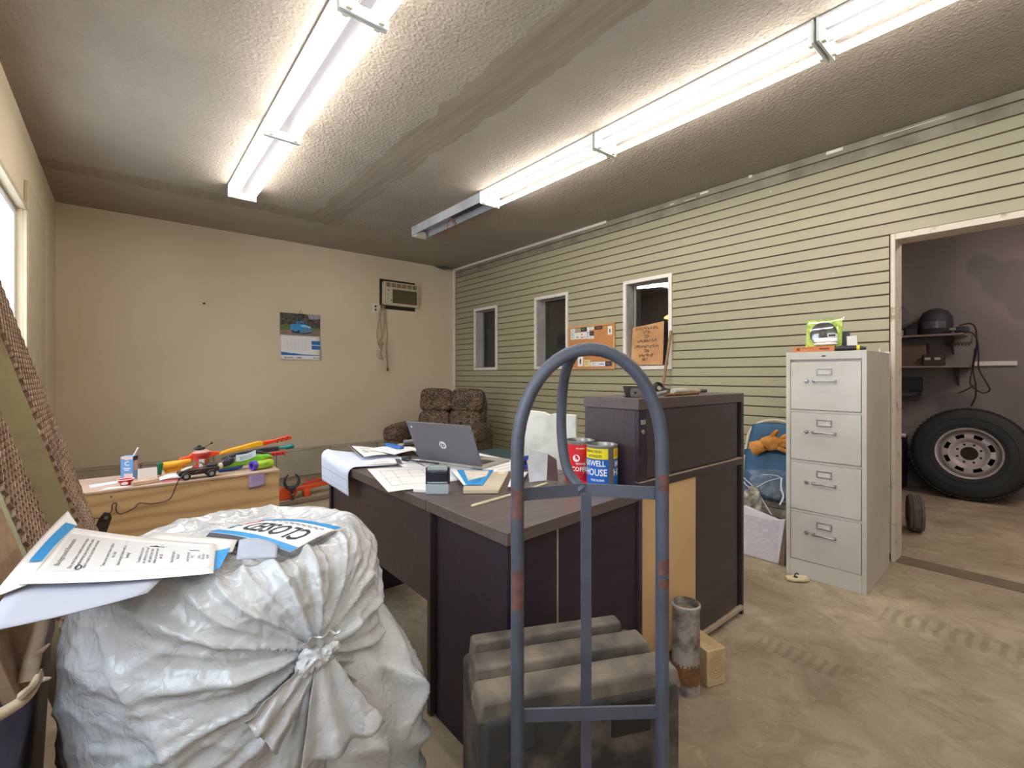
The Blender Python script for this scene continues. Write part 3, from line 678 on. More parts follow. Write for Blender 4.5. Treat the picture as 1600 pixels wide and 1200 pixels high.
def bagpt(u, s):
    a = 2*PI*u; r, z = rim_profile(s); rr = BR*r
    p = BC + Vector((rr*math.cos(a), rr*math.sin(a), z))
    rad = Vector((math.cos(a), math.sin(a), 0)); nrm = (rad*min(1, max(0, (s-.26)/.2)) + Vector((0,0,1))*max(0, min(1, (.46-s)/.2))).normalized()
    # folds that run to the knot
    d = p - knot; dist = d.length; phi = math.atan2(d.z, d.x*.97 + d.y*.15)
    if d.y > .33: fall = max(0, 1-(d.y-.33)/.2)
    else: fall = 1
    f = math.exp(-(dist/.30)**2)*fall
    warp = 1.5*noise.noise(p*4) + .3*noise.noise(p*9)
    rid = 1.02-math.sqrt(math.sin(7*phi + warp)**2+.012)
    rid2 = 1.02-math.sqrt(math.sin(15*phi + 2.2*warp + 1)**2+.05)
    g = math.exp(-(dist/.55)**2)*fall
    rid3 = 1.02-math.sqrt(.012+math.sin(5*phi + 1.2*noise.noise(p*3) + .6*noise.noise(p*8))**2)
    out = f*(.030*rid**2.5 + .013*rid2**2)*min(1, dist/.07) + g*.012*rid3**3
    # crumples over everything
    q = p*7; c = 1-abs(noise.noise(q + Vector((3,1,2)))*2.0); c2 = 1-abs(noise.noise(p*15 + Vector((1,7,3)))*2)
    c3 = 1-abs(noise.noise(Vector((p.x*9+p.z*9, p.y*4, p.z*22-p.x*10)))*2); out += .006*(c**3 - .35) + .003*(c2**3 - .4) + .0028*(c3**3-.3)
    # sweeping diagonal folds down the sides
    ph = a*6 + z*7 + 1.6*noise.noise(p*3)
    side = max(0, min(1, (s-.36)/.12)); out += side*.010*(1-abs(math.sin(ph)))**2
    # slack belly at left, pulled in toward the knot
    out += .014*side*math.sin(k_(z)*PI)
    pull = math.exp(-(dist/.10)**2); p2 = p + nrm*out
    return p2.lerp(knot + d*.55, pull*.35)
def k_(z): return max(0, min(1, z/BTOP))
t = bag = thing('bagged_tires', 'round stack of tires wrapped in a big knotted white plastic bag in the left foreground', 'bag', tuple(BC))
obj('bag_skin', M().grid(lambda u, v: bagpt(u, v), 440, 260, True), m_bag, t, smooth=True)
bpy.data.objects['bag_skin'].data.set_sharp_from_angle(angle=3.1)
kb = M()
def knotblob(c, r, seed, sq=(1,1,1)):
    def fn(u, v):
        a = 2*PI*u; b_ = -PI/2+PI*v; dd = Vector((math.cos(b_)*math.cos(a)*sq[0], math.cos(b_)*math.sin(a)*sq[1], math.sin(b_)*sq[2]))
        return c + dd*r*(1 + .26*(1-abs(noise.noise(dd*1.6+Vector((seed,0,0)))*2)) + .05*noise.noise(dd*4+Vector((seed,1,0))))
    return kb.grid(fn, 48, 32, True)
kf = Vector((-.05,-1,0)).normalized()
knotblob(knot + kf*.012 + Vector((.0,0,.0)), .024, 1.3, (1.2,.8,.9)); knotblob(knot + kf*.018 + Vector((-.022,0,-.008)), .016, 4.3, (1,.9,1)); knotblob(knot + kf*.02 + Vector((.02,0,.010)), .015, 7.7, (1.2,.8,.7))
obj('knot', kb, m_bag, t, smooth=True)
# gathered tail above and below the knot
def tail(fn_c, w0, w1, L, dirv, side, seed):
    def fn(u, v):
        x = (u-.5)*2; wv = w0 + (w1-w0)*v
        fold = .4*wv*math.sin(9*u*PI/2+seed) * (.3+.7*v)
        return fn_c + dirv*L*v + side*x*wv + kf*(.012+fold*.35 + .02*v) + Vector((0,0,.012*noise.noise(Vector((u*5,v*4,seed)))))
    return M().grid(fn, 40, 16)
obj('knot_tail', tail(knot + Vector((0,0,.008)), .014, .034, .040, Vector((.1,0,1)).normalized(), Vector((1,0,0)), .4), m_bag, t, smooth=True, solid=.0008)
obj('knot_tail', tail(knot + Vector((.01,-.01,-.01)), .018, .085, .16, Vector((.18,-.1,-1)).normalized(), Vector((1,.1,0)), 2.1), m_bag, t, smooth=True, solid=.0008)
obj('knot_tail', tail(knot + Vector((-.01,-.01,-.01)), .015, .05, .12, Vector((-.9,-.05,-.75)).normalized(), Vector((.5,0,-.8)).normalized(), 3.0), m_bag, t, smooth=True, solid=.0008)
# loose skirt of slack plastic to the right of the wheels
def skirt(u, v):
    a = -1.25 + 1.55*u; e = math.sin(PI*u)**.6
    z = .62 - .50*v
    r = BR + .004 + e*(.110*math.sin(min(1, v*1.9)*PI/2)*(1-.45*max(0, v-.45)/.55)) 
    p = BC + Vector((r*math.cos(a), r*math.sin(a), z))
    g = .030*e*v**.5*math.sin(a*11 + 4*v + 2*noise.noise(p*5)) + .030*e*((1-abs(noise.noise(p*8)*2))**2)*min(1, v*3)
    return p + Vector((math.cos(a), math.sin(a), .2))*g
obj('loose_skirt', M().grid(skirt, 110, 70), m_bag, t, smooth=True, solid=.0008)
bpy.data.objects['loose_skirt'].data.set_sharp_from_angle(angle=3.1)
# --- papers lying on the bag
m_paper = mat('white_paper', (232,228,226), .75, var=0)
m_paper_g = mat('grey_card_underside', (168,168,178), .7, var=.03)
m_print = mat('grey_print_tint', (208,204,202), .75, var=0)
m_ink = mat('black_ink', (46,44,48), .7, var=0)
m_ink_g = mat('grey_ink', (112,108,112), .7, var=0)
m_blue = mat('brochure_blue', (40,142,204), .5, var=0)
def bil(P, bow=0, sag=0):
    a, b_, c, d = [Vector(q) for q in P]      # (0,0) (1,0) (1,1) (0,1)
    return lambda x, y: (a*(1-x)*(1-y) + b_*x*(1-y) + c*x*y + d*(1-x)*y) + Vector((0,0, bow*math.sin(PI*x)*1.0 + sag*math.sin(PI*y)))
# text sheet: x runs from its left heading edge to the right, y from the near edge to the far edge
P4, P3, P2, P1 = (-.128,1.062,.862), (.122,.968,.842), (.147,1.132,.842), (-.100,1.428,.856)
pg = bil([P4, P3, P2, P1], -.004, 0)
mpg = lambda x, y: pg(x, y) + Vector((0,0,.0012))
under = bil([(-.19,.93,.835), (.02,.955,.838), (.08,1.40,.838), (-.125,1.60,.90)], -.006)
t = thing('flyer_stack', 'grey-backed folded sheet with a blue stripe under the text page on the bag', 'paper', (-.05,1.2,.84))
obj('sheet', M().grid(lambda u, v: Vector((-.165-.0*v,0,0))*0 + bil([(-.150,.935,.845), (.03,.955,.839), (.10,1.13,.838), (-.135,1.10,.855)], -.003)(u, v), 10, 10), m_paper_g, t, solid=.0012, smooth=True)
obj('sheet', M().grid(lambda u, v: bil([(-.152,1.03,.858), (-.118,1.06,.858), (-.080,1.44,.852), (-.106,1.60,.853)], 0)(u, v) + Vector((0,0,.006*math.sin(PI*v))), 6, 14), m_paper, t, solid=.001, smooth=True)
obj('blue_stripe', M().grid(lambda u, v: bil([(-.127,1.17,.8605), (-.110,1.16,.8605), (-.080,1.42,.855), (-.100,1.46,.8555)], 0)(u, v) + Vector((0,0,.006*math.sin(PI*(v*.72+.22)))), 4, 12), m_blue, t, smooth=True, label='blue printed stripe')
obj('blue_corner', M().grid(lambda u, v: bil([(.118,.985,.838), (.136,1.0,.838), (.168,1.10,.838), (.142,1.10,.838)])(u, v), 3, 3), m_blue, t, solid=.0008, label='blue corner of a brochure')
obj('sheet', M().grid(lambda u, v: bil([(.02,1.10,.8375), (.17,1.09,.833), (.19,1.16,.833), (.05,1.33,.8365)])(u, v), 6, 6), m_paper, t, solid=.0008, smooth=True)
t = thing('text_sheet', 'white page of small rotated text hanging over the left edge of the bag', 'paper', (.01,1.15,.842))
obj('page', M().grid(lambda u, v: pg(u, v), 16, 8), m_paper, t, solid=.0006, smooth=True)
b = M()
for i in range(14): 
    x0_ = .08 + .89*i/14; put_rect(b, x0_, x0_+.89/14, .17, .86, lambda x, y: pg(x, y)+Vector((0,0,.0008)))
obj('tinted_panel', b, m_print, t)
b = M(); R90 = PI/2
lines = [(.125,'Background Removals',.5,.055), (.20,'Do you have a quick service type',.5,.042), (.236,'or otherwise you need time, and',.5,.042), (.272,"don't want to use their services",.5,.042),
 (.37,'Time over never been a place',.5,.04), (.405,'the dial!',.5,.04), (.45,'have merge broken well at',.5,.04), (.485,'landing!',.5,.04), (.56,'Troubleshoots are also',.52,.038), (.59,'our advisory on the road',.52,.038), (.62,'and parts at low rates',.52,.038), (.65,'below can see our team',.52,.038), (.68,'per call',.5,.038),
 (.75,'Never forget to get a',.5,.036), (.78,'loan paid',.5,.036), (.84,'never miss any day',.5,.036), (.865,'Ring!',.5,.036), (.905,'call us',.5,.036), (.93,'Mon to Sat',.5,.036), (.955,'cash only',.5,.034)]
asp = .255/.37
for x_, s_, y_, h_ in lines:
    vs, fs = text2d(s_, 'CENTER'); hx = h_*.84; b.add([mpg(x_ + (.5-x_)*0 - vy*hx*.92, y_ + vx*h_*1.02) for vx, vy in vs], fs)
obj('lettering', b, m_ink, t, stuff=True)
b = M(); put_rect(b, .60, .69, .745, .765, mpg, 3); put_rect(b, .845, .905, .68, .70, mpg, 2); put_poly(b, [(.61,.76), (.64,.79), (.66,.76)], mpg)
obj('redaction_bar', b, m_ink, t)
b = M(); b.add([mpg(.245 + .020*math.cos(a), .235+.045*math.sin(a)) for a in [2*PI*k/14 for k in range(14)]] + [mpg(.245 + .011*math.cos(a), .235+.028*math.sin(a)) for a in [2*PI*k/14 for k in range(14)]], [(k, (k+1) % 14, (k+1) % 14+14, k+14) for k in range(14)])
obj('round_mark', b, m_ink, t)
# CLOSED flyer
Q = [(.398,1.122,.824), (.155,1.305,.834), (.214,1.120,.838), (.262,1.035,.838)]
# local frame: x along text direction (reads from the right of the picture to the left), y up the letters (towards the viewer's left front)
cA, cB, cC, cD = Vector((.405,1.150,.836)), Vector((.283,1.305,.838)), Vector((.150,1.262,.842)), Vector((.268,1.030,.840))
fl_ = bil([cB, cC, cD, cA], .006)
# corners in the picture: cB upper middle, cC left tip, cD lower, cA right tip
t = thing('closed_flyer', 'blue-edged white flyer reading CLOSED upside down on top of the bag', 'flyer', (.28,1.18,.83))
# frame with u from right tip to left tip edge pair
f2 = lambda x, y: bil([Vector((.400,1.128,.838)), Vector((.258,1.300,.842)), Vector((.152,1.285,.842)), Vector((.262,1.030,.838))])(y, x) 
def f3(x, y):  # x 0..1 runs right->left across the word, y 0..1 from the far edge to the near edge
    a = Vector((.396,1.110,.829)); b1 = Vector((.262,1.022,.829)); c1 = Vector((.153,1.270,.829)); d1_ = Vector((.272,1.290,.829))
    return a*(1-x)*(1-y) + d1_*x*(1-y) + c1*x*y + b1*(1-x)*y + Vector((0,0,.008*math.sin(PI*x)+.004*math.sin(PI*y)))
obj('sheet', M().grid(lambda u, v: f3(u, v), 16, 12), m_paper, t, solid=.0008, smooth=True)
up_ = lambda x, y: f3(x, y)+Vector((0,0,.0014))
for (a0, a1) in ((0, .13), (.87, 1.0)):
    b = M()
    for i in range(8): put_rect(b, i/8, (i+1)/8, a0, a1, up_)
    obj('blue_band', b, m_blue, t)
b = M(); vs, fs = text2d('CLOSED', 'CENTER', 1.0, True)
b.add([up_(.45 + vx*.190, .55 + vy*.56) for vx, vy in vs], fs)
obj('lettering', b, m_ink, t)
b = M()
for i in range(9): put_rect(b, .08+i*.075, .135+i*.075, .22, .245, up_)
for i in range(6): put_rect(b, .12+i*.075, .165+i*.075, .275, .29, up_)
obj('small_print', b, m_ink_g, t, stuff=True)
b = M(); put_poly(b, [(.86,.25), (.90,.25), (.93,.52), (.89,.52)], up_); put_poly(b, [(.845,.22), (.915,.16), (.93,.26)], up_)
obj('red_arrow', b, mat('red_print', (214,60,52), .6, var=0), t, label='small red arrow')
b = M(); put_rect(b, .88, .96, .56, .62, up_); put_rect(b, .9, .95, .66, .78, up_)
obj('blue_print', b, mat('teal_print', (44,120,150), .6, var=0), t, stuff=True)
obj('curled_edge', M().grid(lambda u, v: f3(1-.62*u, 1.0) + Vector((-.010*v-.004*math.sin(PI*v), -.012*v, -.016*v)), 10, 5), mat('slate_grey_card', (82,80,86), .6), t, smooth=True)
t = tag(obj('grey_folded_card', M().grid(lambda u, v: Vector((.178+.062*u, 1.066-.040*u, .818)) + Vector((-.010*v, -.030*v, .0)) + Vector((0,0,.010 + .030*math.sin(PI*(.35+.5*u))*(1-v)+.006)), 12, 6), m_paper_g, solid=.0015, smooth=True), 'plain grey bent card standing against the near edge of the CLOSED flyer', 'card')

# ================================================================== LEFT CORNER: TUB, BOARD, ANTLERS
t = thing('storage_tub', 'dark navy plastic tub in the lower left corner, antlers on it', 'tub', (-.30,1.12,0))
m_navy = mat('dark_navy_plastic', (40,36,54), .5, var=.12)
obj('shell', M().add([(-.44,.80,0),(-.15,.80,0),(-.15,1.46,0),(-.44,1.46,0),(-.465,.76,.60),(-.125,.76,.60),(-.125,1.50,.60),(-.465,1.50,.60)],[(0,3,2,1),(4,5,6,7),(0,1,5,4),(1,2,6,5),(2,3,7,6),(3,0,4,7)]), m_navy, t, bevel=.01, seg=3)
obj('lid', M().box(-.47,-.12,.755,1.505,.601,.64), m_navy, t, bevel=.01, seg=3)
t = thing('leaning_board', 'brown wood-grained board leaning at the left picture edge before the ramps', 'board', (-.15,1.3,.641))
lean = -.285
def lp(z, off=0): return .053 + lean*z + off
mbd = m_dark('brown_grained_board', (138,110,86), (166,136,106), .6)
obj('panel', M().extr([(lp(.641),1.12,.641), (lp(1.80),1.12,1.80), (lp(1.80)-.02,1.12,1.80), (lp(.641)-.02,1.12,.641)], (0,.375,0)), mbd, t, bevel=.002)
m_ant = mat('bone_antler', (196,176,150), .6, col2=(150,124,96), scale=14, bump=.2, bscale=70)
t = thing('antler', 'bleached branched antler lying on the dark tub at the lower left', 'antler', (-.16,1.0,.64))
obj('beam', M().tube(spline([(-.30,1.02,.665), (-.20,1.03,.668), (-.125,1.05,.680), (-.105,1.08,.70)], 8), [.013-.007*i/24 for i in range(25)], 10), m_ant, t, smooth=True)
for a in ([(-.195,1.03,.668), (-.175,1.035,.70), (-.168,1.04,.745)], [(-.25,1.02,.665), (-.245,1.01,.71), (-.25,1.01,.74)], [(-.12,1.05,.69), (-.10,1.02,.72), (-.095,1.0,.745)]):
    obj('tine', M().tube(spline(a, 5), [.008-.0070*i/10 for i in range(11)], 8), m_ant, t, smooth=True)
t = thing('antler', 'second forked antler behind, tucked under the overhanging papers', 'antler', (-.14,1.22,.64))
obj('beam', M().tube(spline([(-.128,1.15,.66), (-.118,1.20,.72), (-.10,1.26,.80), (-.095,1.29,.825)], 8), [.014-.008*i/24 for i in range(25)], 10), m_ant, t, smooth=True)
for a in ([(-.132,1.19,.69), (-.115,1.17,.70), (-.10,1.16,.715)], [(-.135,1.17,.66), (-.11,1.14,.665), (-.095,1.12,.672)]):
    obj('tine', M().tube(spline(a, 5), [.009-.0075*i/10 for i in range(11)], 8), m_ant, t, smooth=True)

# ================================================================== RAMPS
m_green = mat('green_brown_ramp_paint', (178,168,130), .65, scale=3.5, col2=(160,132,112), lo=.40, hi=.58, bump=.12, bscale=60)
m_grate = mat('rusty_expanded_mesh', (182,156,134), .7, scale=12, col2=(140,112,96), lo=.3, hi=.6)
def ramp(x0_, ya, yb, zt, label, hook=False):
    sl_ = -.277; t = thing('loading_ramp', label, 'ramp', (x0_, (ya+yb)/2, 0), 0, 'loading ramps leaning on the left wall')
    L = Vector((sl_, 0, 1)).normalized(); N = Vector((1, 0, -sl_)).normalized()   # along, outward normal
    lenr = zt/L.z
    def q(s, y, n): return Vector((x0_, 0, 0)) + L*s + Vector((0, y, 0)) + N*n
    for y in (ya, yb-.006):
        obj('side_rail', M().add([q(.02,y,0), q(lenr,y,0), q(lenr,y,-.055), q(.04,y,-.055), q(.02,y+.006,0), q(lenr,y+.006,0), q(lenr,y+.006,-.055), q(.04,y+.006,-.055)], [(0,3,2,1),(4,5,6,7),(0,1,5,4),(1,2,6,5),(2,3,7,6),(3,0,4,7)]), m_green, t, weld=True)
        obj('rail_flange', M().add([q(.02,y,-.055), q(lenr,y,-.055), q(lenr,y,-.060), q(.04,y,-.060), q(.02,y+(.028 if y == ya else -.022),-.055), q(lenr,y+(.028 if y == ya else -.022),-.055), q(lenr,y+(.028 if y == ya else -.022),-.060), q(.04,y+(.028 if y == ya else -.022),-.060)], [(0,3,2,1),(4,5,6,7),(0,1,5,4),(1,2,6,5),(2,3,7,6),(3,0,4,7)]), m_green, t, weld=True)
    ns = int(lenr/.30)
    for k in range(ns+1):
        s = .04 + k*(lenr-.08)/ns
        obj('cross_bar', M().extr([q(s,ya+.007,-.004), q(s+.03,ya+.007,-.004), q(s+.03,ya+.007,-.03), q(s,ya+.007,-.03)], (0, yb-ya-.014, 0)), m_green, t)
    # expanded metal: zigzag strands set on edge
    b = M(); pw = .040; ph = .0165; nc = int((yb-ya)/pw); nr = int(lenr/(2*ph))
    pw = (yb-ya)/nc
    for r in range(nr):
        for half in (0, 1):
            vs = []
            for c in range(2*nc+1):
                y = ya + c*pw/2; up = (c+half) % 2
                s = .03 + r*2*ph + (ph if half else 0)*1 + up*ph*.8
                if s > lenr-.01: s = lenr-.01
                a = q(s, y, .001); vs += [a, a + L*.0025 + N*.008, a + L*.0055 + N*.0075, a + L*.0035 + N*.0]
            fs = []
            for c in range(2*nc):
                k0, k1 = c*4, (c+1)*4
                fs += [(k0, k0+1, k1+1, k1), (k0+1, k0+2, k1+2, k1+1), (k0+2, k0+3, k1+3, k1+2)]
            b.add(vs, fs)
    obj('mesh_tread', b, m_grate, t, stuff=True)
    if hook:
        h0 = Vector((-.068, yb+.01, .585))
        obj('hook_tab', M().extr([h0+Vector(p) for p in ((-.04,0,-.03),(.0,0,.085),(.015,0,.105),(.032,0,.10),(.036,0,.08),(.012,0,.0),(.0,0,-.03))], (0,.008,0)), mat('dark_hook_steel', (74,62,54), .5, metal=.4), t, bevel=.001)
        obj('hook_bolt', M().cyl(h0+Vector((.02,-.004,.085)), h0+Vector((.02,.0,.085)), .006, 12), m_chrome, t)
    return t
ramp(.098, 1.90, 2.25, 2.02, 'farther rusty mesh-tread loading ramp, the one nearer the plywood crate', True)
ramp(.036, 1.585, 1.885, 1.80, 'nearer mesh-tread loading ramp with a green side rail at the left edge')
# ================================================================== ITEMS ON THE DESK
def onD(x, y, z): return Vector((x, y, z))
m_line = mat('pale_drawing_ink', (128,124,132), .8, var=0)
m_paper_b = mat('bluish_plan_paper', (216,222,238), .7, var=0)
m_dkbar = mat('dark_grey_border', (84,80,82), .5, var=0)
Z0 = DZ
# drooping plan sheet over the front edge
def plan(u, v):
    # u: 0 near end .. 1 far end along the desk, v: 0 hem below the edge .. 1 on the desk
    y = 2.10 + .37*u; hem = .642 + .012*u
    edge = .797 - .0; rr = .035; top = Z0 + .010 + .035*u*u
    s = v*.44
    drop = top - rr - hem
    if s < drop: p = (edge - rr*.2 - .012*math.sin(PI*s/drop)*0 - .006, hem + s)
    elif s < drop + rr*PI/2:
        a = (s-drop)/rr; p = (edge - .006 - rr*.2 + rr*(1-math.cos(a)), top - rr + rr*math.sin(a))
    else:
        e = s - drop - rr*PI/2; p = (edge - .006 + rr*.8 + e, top - (top-Z0-.003)*min(1, e/.16)**.8*(.85))
    skew = .14*max(0, v-.35)
    return Vector((p[0], y - (1-u)*skew*.4 + u*.03*v + .012*math.sin(6*v)*(1-v)*(1-u), p[1]))
t = thing('plan_sheet', 'large bluish building plan curling down over the front edge of the desk', 'paper', (.95, 2.28, Z0))
obj('sheet', M().grid(plan, 14, 44), m_paper_b, t, solid=.0008, smooth=True)
b = M(); on = lambda u, v: plan(u, v) + Vector((-.0016, -.0002, .0014))
def pline(b, u0, v0, u1, v1, w=.006, n=12):
    for i in range(n):
        a0, a1 = i/n, (i+1)/n; p0 = (u0+(u1-u0)*a0, v0+(v1-v0)*a0); p1 = (u0+(u1-u0)*a1, v0+(v1-v0)*a1)
        if abs(u1-u0) > abs(v1-v0): b.add([on(p0[0], p0[1]), on(p1[0], p1[1]), on(p1[0], p1[1]+w*.6), on(p0[0], p0[1]+w*.6)], [(0,1,2,3)])
        else: b.add([on(p0[0], p0[1]), on(p0[0]+w, p0[1]), on(p1[0]+w, p1[1]), on(p1[0], p1[1])], [(0,1,2,3)])
pline(b, 0, .15, 1, .15); pline(b, 0, .05, 1, .05, .004); pline(b, .56, .085, .56, .13, .008, 3); pline(b, .0, .90, .95, .88, .01); pline(b, .45, .62, .45, .98, .012)
for k in range(5): pline(b, .15+.1*k, .7, .2+.1*k, .7+.01*k, .004, 2)
obj('plan_lines', b, m_line, t, stuff=True)
def flat_sheet(name, label, corners, z, m, lift=(0,0,0,0), cat='paper', nu=10, bow=.0):
    """corners: four (x,y), z height"""
    P = [Vector((c[0], c[1], z+l)) for c, l in zip(corners, lift)]
    t = thing(name, label, cat, (sum(p.x for p in P)/4, sum(p.y for p in P)/4, z))
    f = bil(P, bow)
    obj('sheet', M().grid(f, nu, nu), m, t, solid=.0008, smooth=True)
    return t, (lambda x, y: f(x, y)+Vector((0,0,.0009)))
def marks(t, mp, recs, m, name='printing'):
    b = M()
    for (a, c, d, e) in recs: put_rect(b, a, c, d, e, mp, 4)
    return obj(name, b, m, t, stuff=True)
t, mp = flat_sheet('report_page', 'white page with a dark left border lying on the large plan', [(.905,2.245), (1.06,2.28), (1.10,2.50), (.955,2.56)], Z0+.018, m_paper, (.006,0,0,.022), bow=.004)
marks(t, mp, [(.0,.09,0,1)], m_dkbar, 'dark_border'); marks(t, mp, [(.2,.95,.90,.925), (.25,.28,.3,.55), (.32,.35,.3,.6), (.38,.41,.3,.5), (.48,.8,.35,.37), (.48,.85,.42,.44), (.5,.8,.5,.52), (.25,.6,.68,.72)], m_line)
t, mp = flat_sheet('wide_page', 'white page reaching under the blue knife at the far side of the desk', [(1.06,2.21), (1.24,2.26), (1.24,2.47), (1.03,2.475)], Z0+.024, m_paper, (.002,.004,.004,.002), bow=.004)
marks(t, mp, [(.05,.95,.55,.575), (.4,.42,.05,.95), (.5,.9,.1,.12)], m_line)
t, mp = flat_sheet('bordered_page', 'small white page with a black right margin in front of the report page', [(.862,2.135), (1.03,2.06), (1.075,2.18), (.90,2.235)], Z0+.006, m_paper, bow=.003)
marks(t, mp, [(.86,1,0,1), (0,1,0,.035)], m_dkbar, 'dark_border'); marks(t, mp, [(.2,.7,.4,.43), (.3,.6,.5,.52)], m_line)
t, mp = flat_sheet('floor_plan', 'floor plan drawing whose corner pokes over the front edge left of the stamp', [(.742,1.60), (.935,1.55), (1.10,1.93), (.852,2.055)], Z0+.004, m_paper, (.0,0,0,0), bow=.002)
rr = random.Random(5); rec = [(.15,.85,.18,.188), (.15,.85,.82,.828), (.15,.156,.18,.82), (.85,.856,.18,.82), (.35,.355,.18,.82), (.6,.605,.4,.82), (.15,.85,.5,.507), (.35,.85,.64,.646)]
for k in range(46):
    x = rr.uniform(.1,.85); y = rr.uniform(.1,.86); rec.append((x, x+rr.uniform(.01,.06), y, y+.006))
for k in range(8): rec.append((.18+.08*k,.183+.08*k,.08,.14))
marks(t, mp, rec, m_line, 'plan_lines')
t, mp = flat_sheet('loose_page', 'white page under the front edge of the laptop', [(.945,1.62), (1.20,1.58), (1.30,2.02), (1.04,2.22)], Z0+.0015, m_paper, bow=.001)
marks(t, mp, [(.1,.9,.9,.91), (.1,.6,.8,.81), (.1,.2,.7,.71), (.3,.34,.5,.9)], m_line)
t, mp = flat_sheet('loose_page', 'white page sticking out to the right from beneath the laptop', [(1.24,1.60), (1.50,1.64), (1.50,2.12), (1.28,2.10)], Z0+.002, m_paper, bow=.0)
marks(t, mp, [(.2,.9,.1,.11), (.2,.8,.2,.21), (.5,.9,.3,.31)], m_line)
t, mp = flat_sheet('loose_page', 'half-hidden white page at the far left behind the laptop', [(1.19,2.20), (1.36,2.14), (1.42,2.36), (1.26,2.42)], Z0+.008, m_paper, bow=.003)
marks(t, mp, [(.1,.5,.5,.52)], m_line)
# laptop
m_lap = mat('grey_laptop_aluminium', (112,110,116), .4, metal=.35, var=.03)
m_lap2 = mat('silver_laptop_deck', (168,162,152), .4, metal=.3, var=.03)
hA = Vector((1.125,2.075,Z0+.012)); hB = Vector((1.246,1.712,Z0+.012)); hx = (hB-hA).normalized(); bk = Vector((-hx.y, hx.x, 0)); bk = bk if bk.x > 0 else -bk
Lw = (hB-hA).length; Ld = .235
t = thing('laptop', 'open grey laptop with a round white logo on its lid, facing away', 'laptop', tuple((hA+hB)/2-Vector((0,0,.012))))
def lb(a, c, z, d=0): return hA + hx*a + bk*c + Vector((0,0,z))
b = M().extr([lb(0,0,-.010), lb(Lw,0,-.010), lb(Lw,Ld,-.010), lb(0,Ld,-.010)], (0,0,.014)); obj('base', b, m_lap2, t, bevel=.003)
kb_ = M().extr([lb(.03,.05,.004), lb(Lw-.03,.05,.004), lb(Lw-.03,.15,.004), lb(.03,.15,.004)], (0,0,.0008)); kk = obj('keyboard', kb_, mat('dark_keyboard_well', (52,50,48), .6, var=0), t)
b = M()
for r in range(5):
    for c in range(14):
        a0 = .034 + c*(Lw-.068)/14; c0 = .053 + r*.0188
        b.extr([lb(a0,c0,.0049), lb(a0+(Lw-.068)/14-.003,c0,.0049), lb(a0+(Lw-.068)/14-.003,c0+.016,.0049), lb(a0,c0+.016,.0049)], (0,0,.0012))
obj('keys', b, mat('dark_keycap', (66,64,62), .6, var=0), kk, stuff=True)
obj('touchpad', M().extr([lb(Lw/2-.05,.165,.004), lb(Lw/2+.05,.165,.004), lb(Lw/2+.05,.225,.004), lb(Lw/2-.05,.225,.004)], (0,0,.0006)), m_lap, t)
lidd = (Vector((0,0,1))*math.cos(.44) - bk*math.sin(.44)).normalized(); ln = hx.cross(lidd).normalized(); ln = ln if ln.dot(bk) < 0 else -ln
LH = .212
def ll(a, h, d=0): return hA + hx*a + Vector((0,0,.004)) + lidd*h + ln*d
lid = obj('lid', M().extr([ll(0,0), ll(Lw,0), ll(Lw,LH), ll(0,LH)], -ln*.006), m_lap, t, bevel=.002)
obj('screen', M().extr([ll(.008,.012,-.0062), ll(Lw-.008,.012,-.0062), ll(Lw-.008,LH-.008,-.0062), ll(.008,LH-.008,-.0062)], -ln*.0005), mat('black_screen', (14,14,18), .15, var=0), lid)
ctr = (Lw*.49, LH*.46); R_ = .0205
lo_ = lambda x, y: ll(ctr[0]+x, ctr[1]+y, .0006)
b = M().add([lo_(0,0)] + [lo_(R_*math.cos(2*PI*k/40), R_*math.sin(2*PI*k/40)) for k in range(40)], [(0, 1+k, 1+(k+1) % 40) for k in range(40)])
obj('logo_disc', b, mat('white_logo', (226,226,230), .4, var=0), lid)
b = M(); vs, fs = text2d('hp', 'CENTER', .85, True); b.add([ll(ctr[0]+(vx+vy*.22)*.031, ctr[1]+vy*.036+.001, .0011) for vx, vy in vs], fs)
obj('logo_lettering', b, m_lap, lid)
obj('sticker', M().extr([ll(.022,LH-.03,.0004), ll(.030,LH-.03,.0004), ll(.030,LH-.022,.0004), ll(.022,LH-.022,.0004)], ln*.0004), m_paper, lid)
for a in (.05, Lw-.085):
    obj('hinge', M().extr([lb(a,-.004,-.008), lb(a+.035,-.004,-.008), lb(a+.035,.006,-.008), lb(a,.006,-.008)], (0,0,.010)), mat('brushed_steel', (190,188,184), .35, metal=.8, var=.04), t, bevel=.001)
t = thing('mouse_cable', 'black cable bundle at the left rear corner of the laptop', 'cable', (1.10,2.10,Z0))
obj('cord', M().tube(spline([(1.09,2.16,Z0+.012), (1.075,2.10,Z0+.016), (1.09,2.04,Z0+.014), (1.12,2.00,Z0+.012), (1.15,1.93,Z0+.010)], 6), .0042, 8), m_blk, t, smooth=True)
obj('plug', M().pillow((1.082,2.125,Z0+.016), (.03,.05,.028), Rz(.4), .6), m_blk, t, smooth=True)
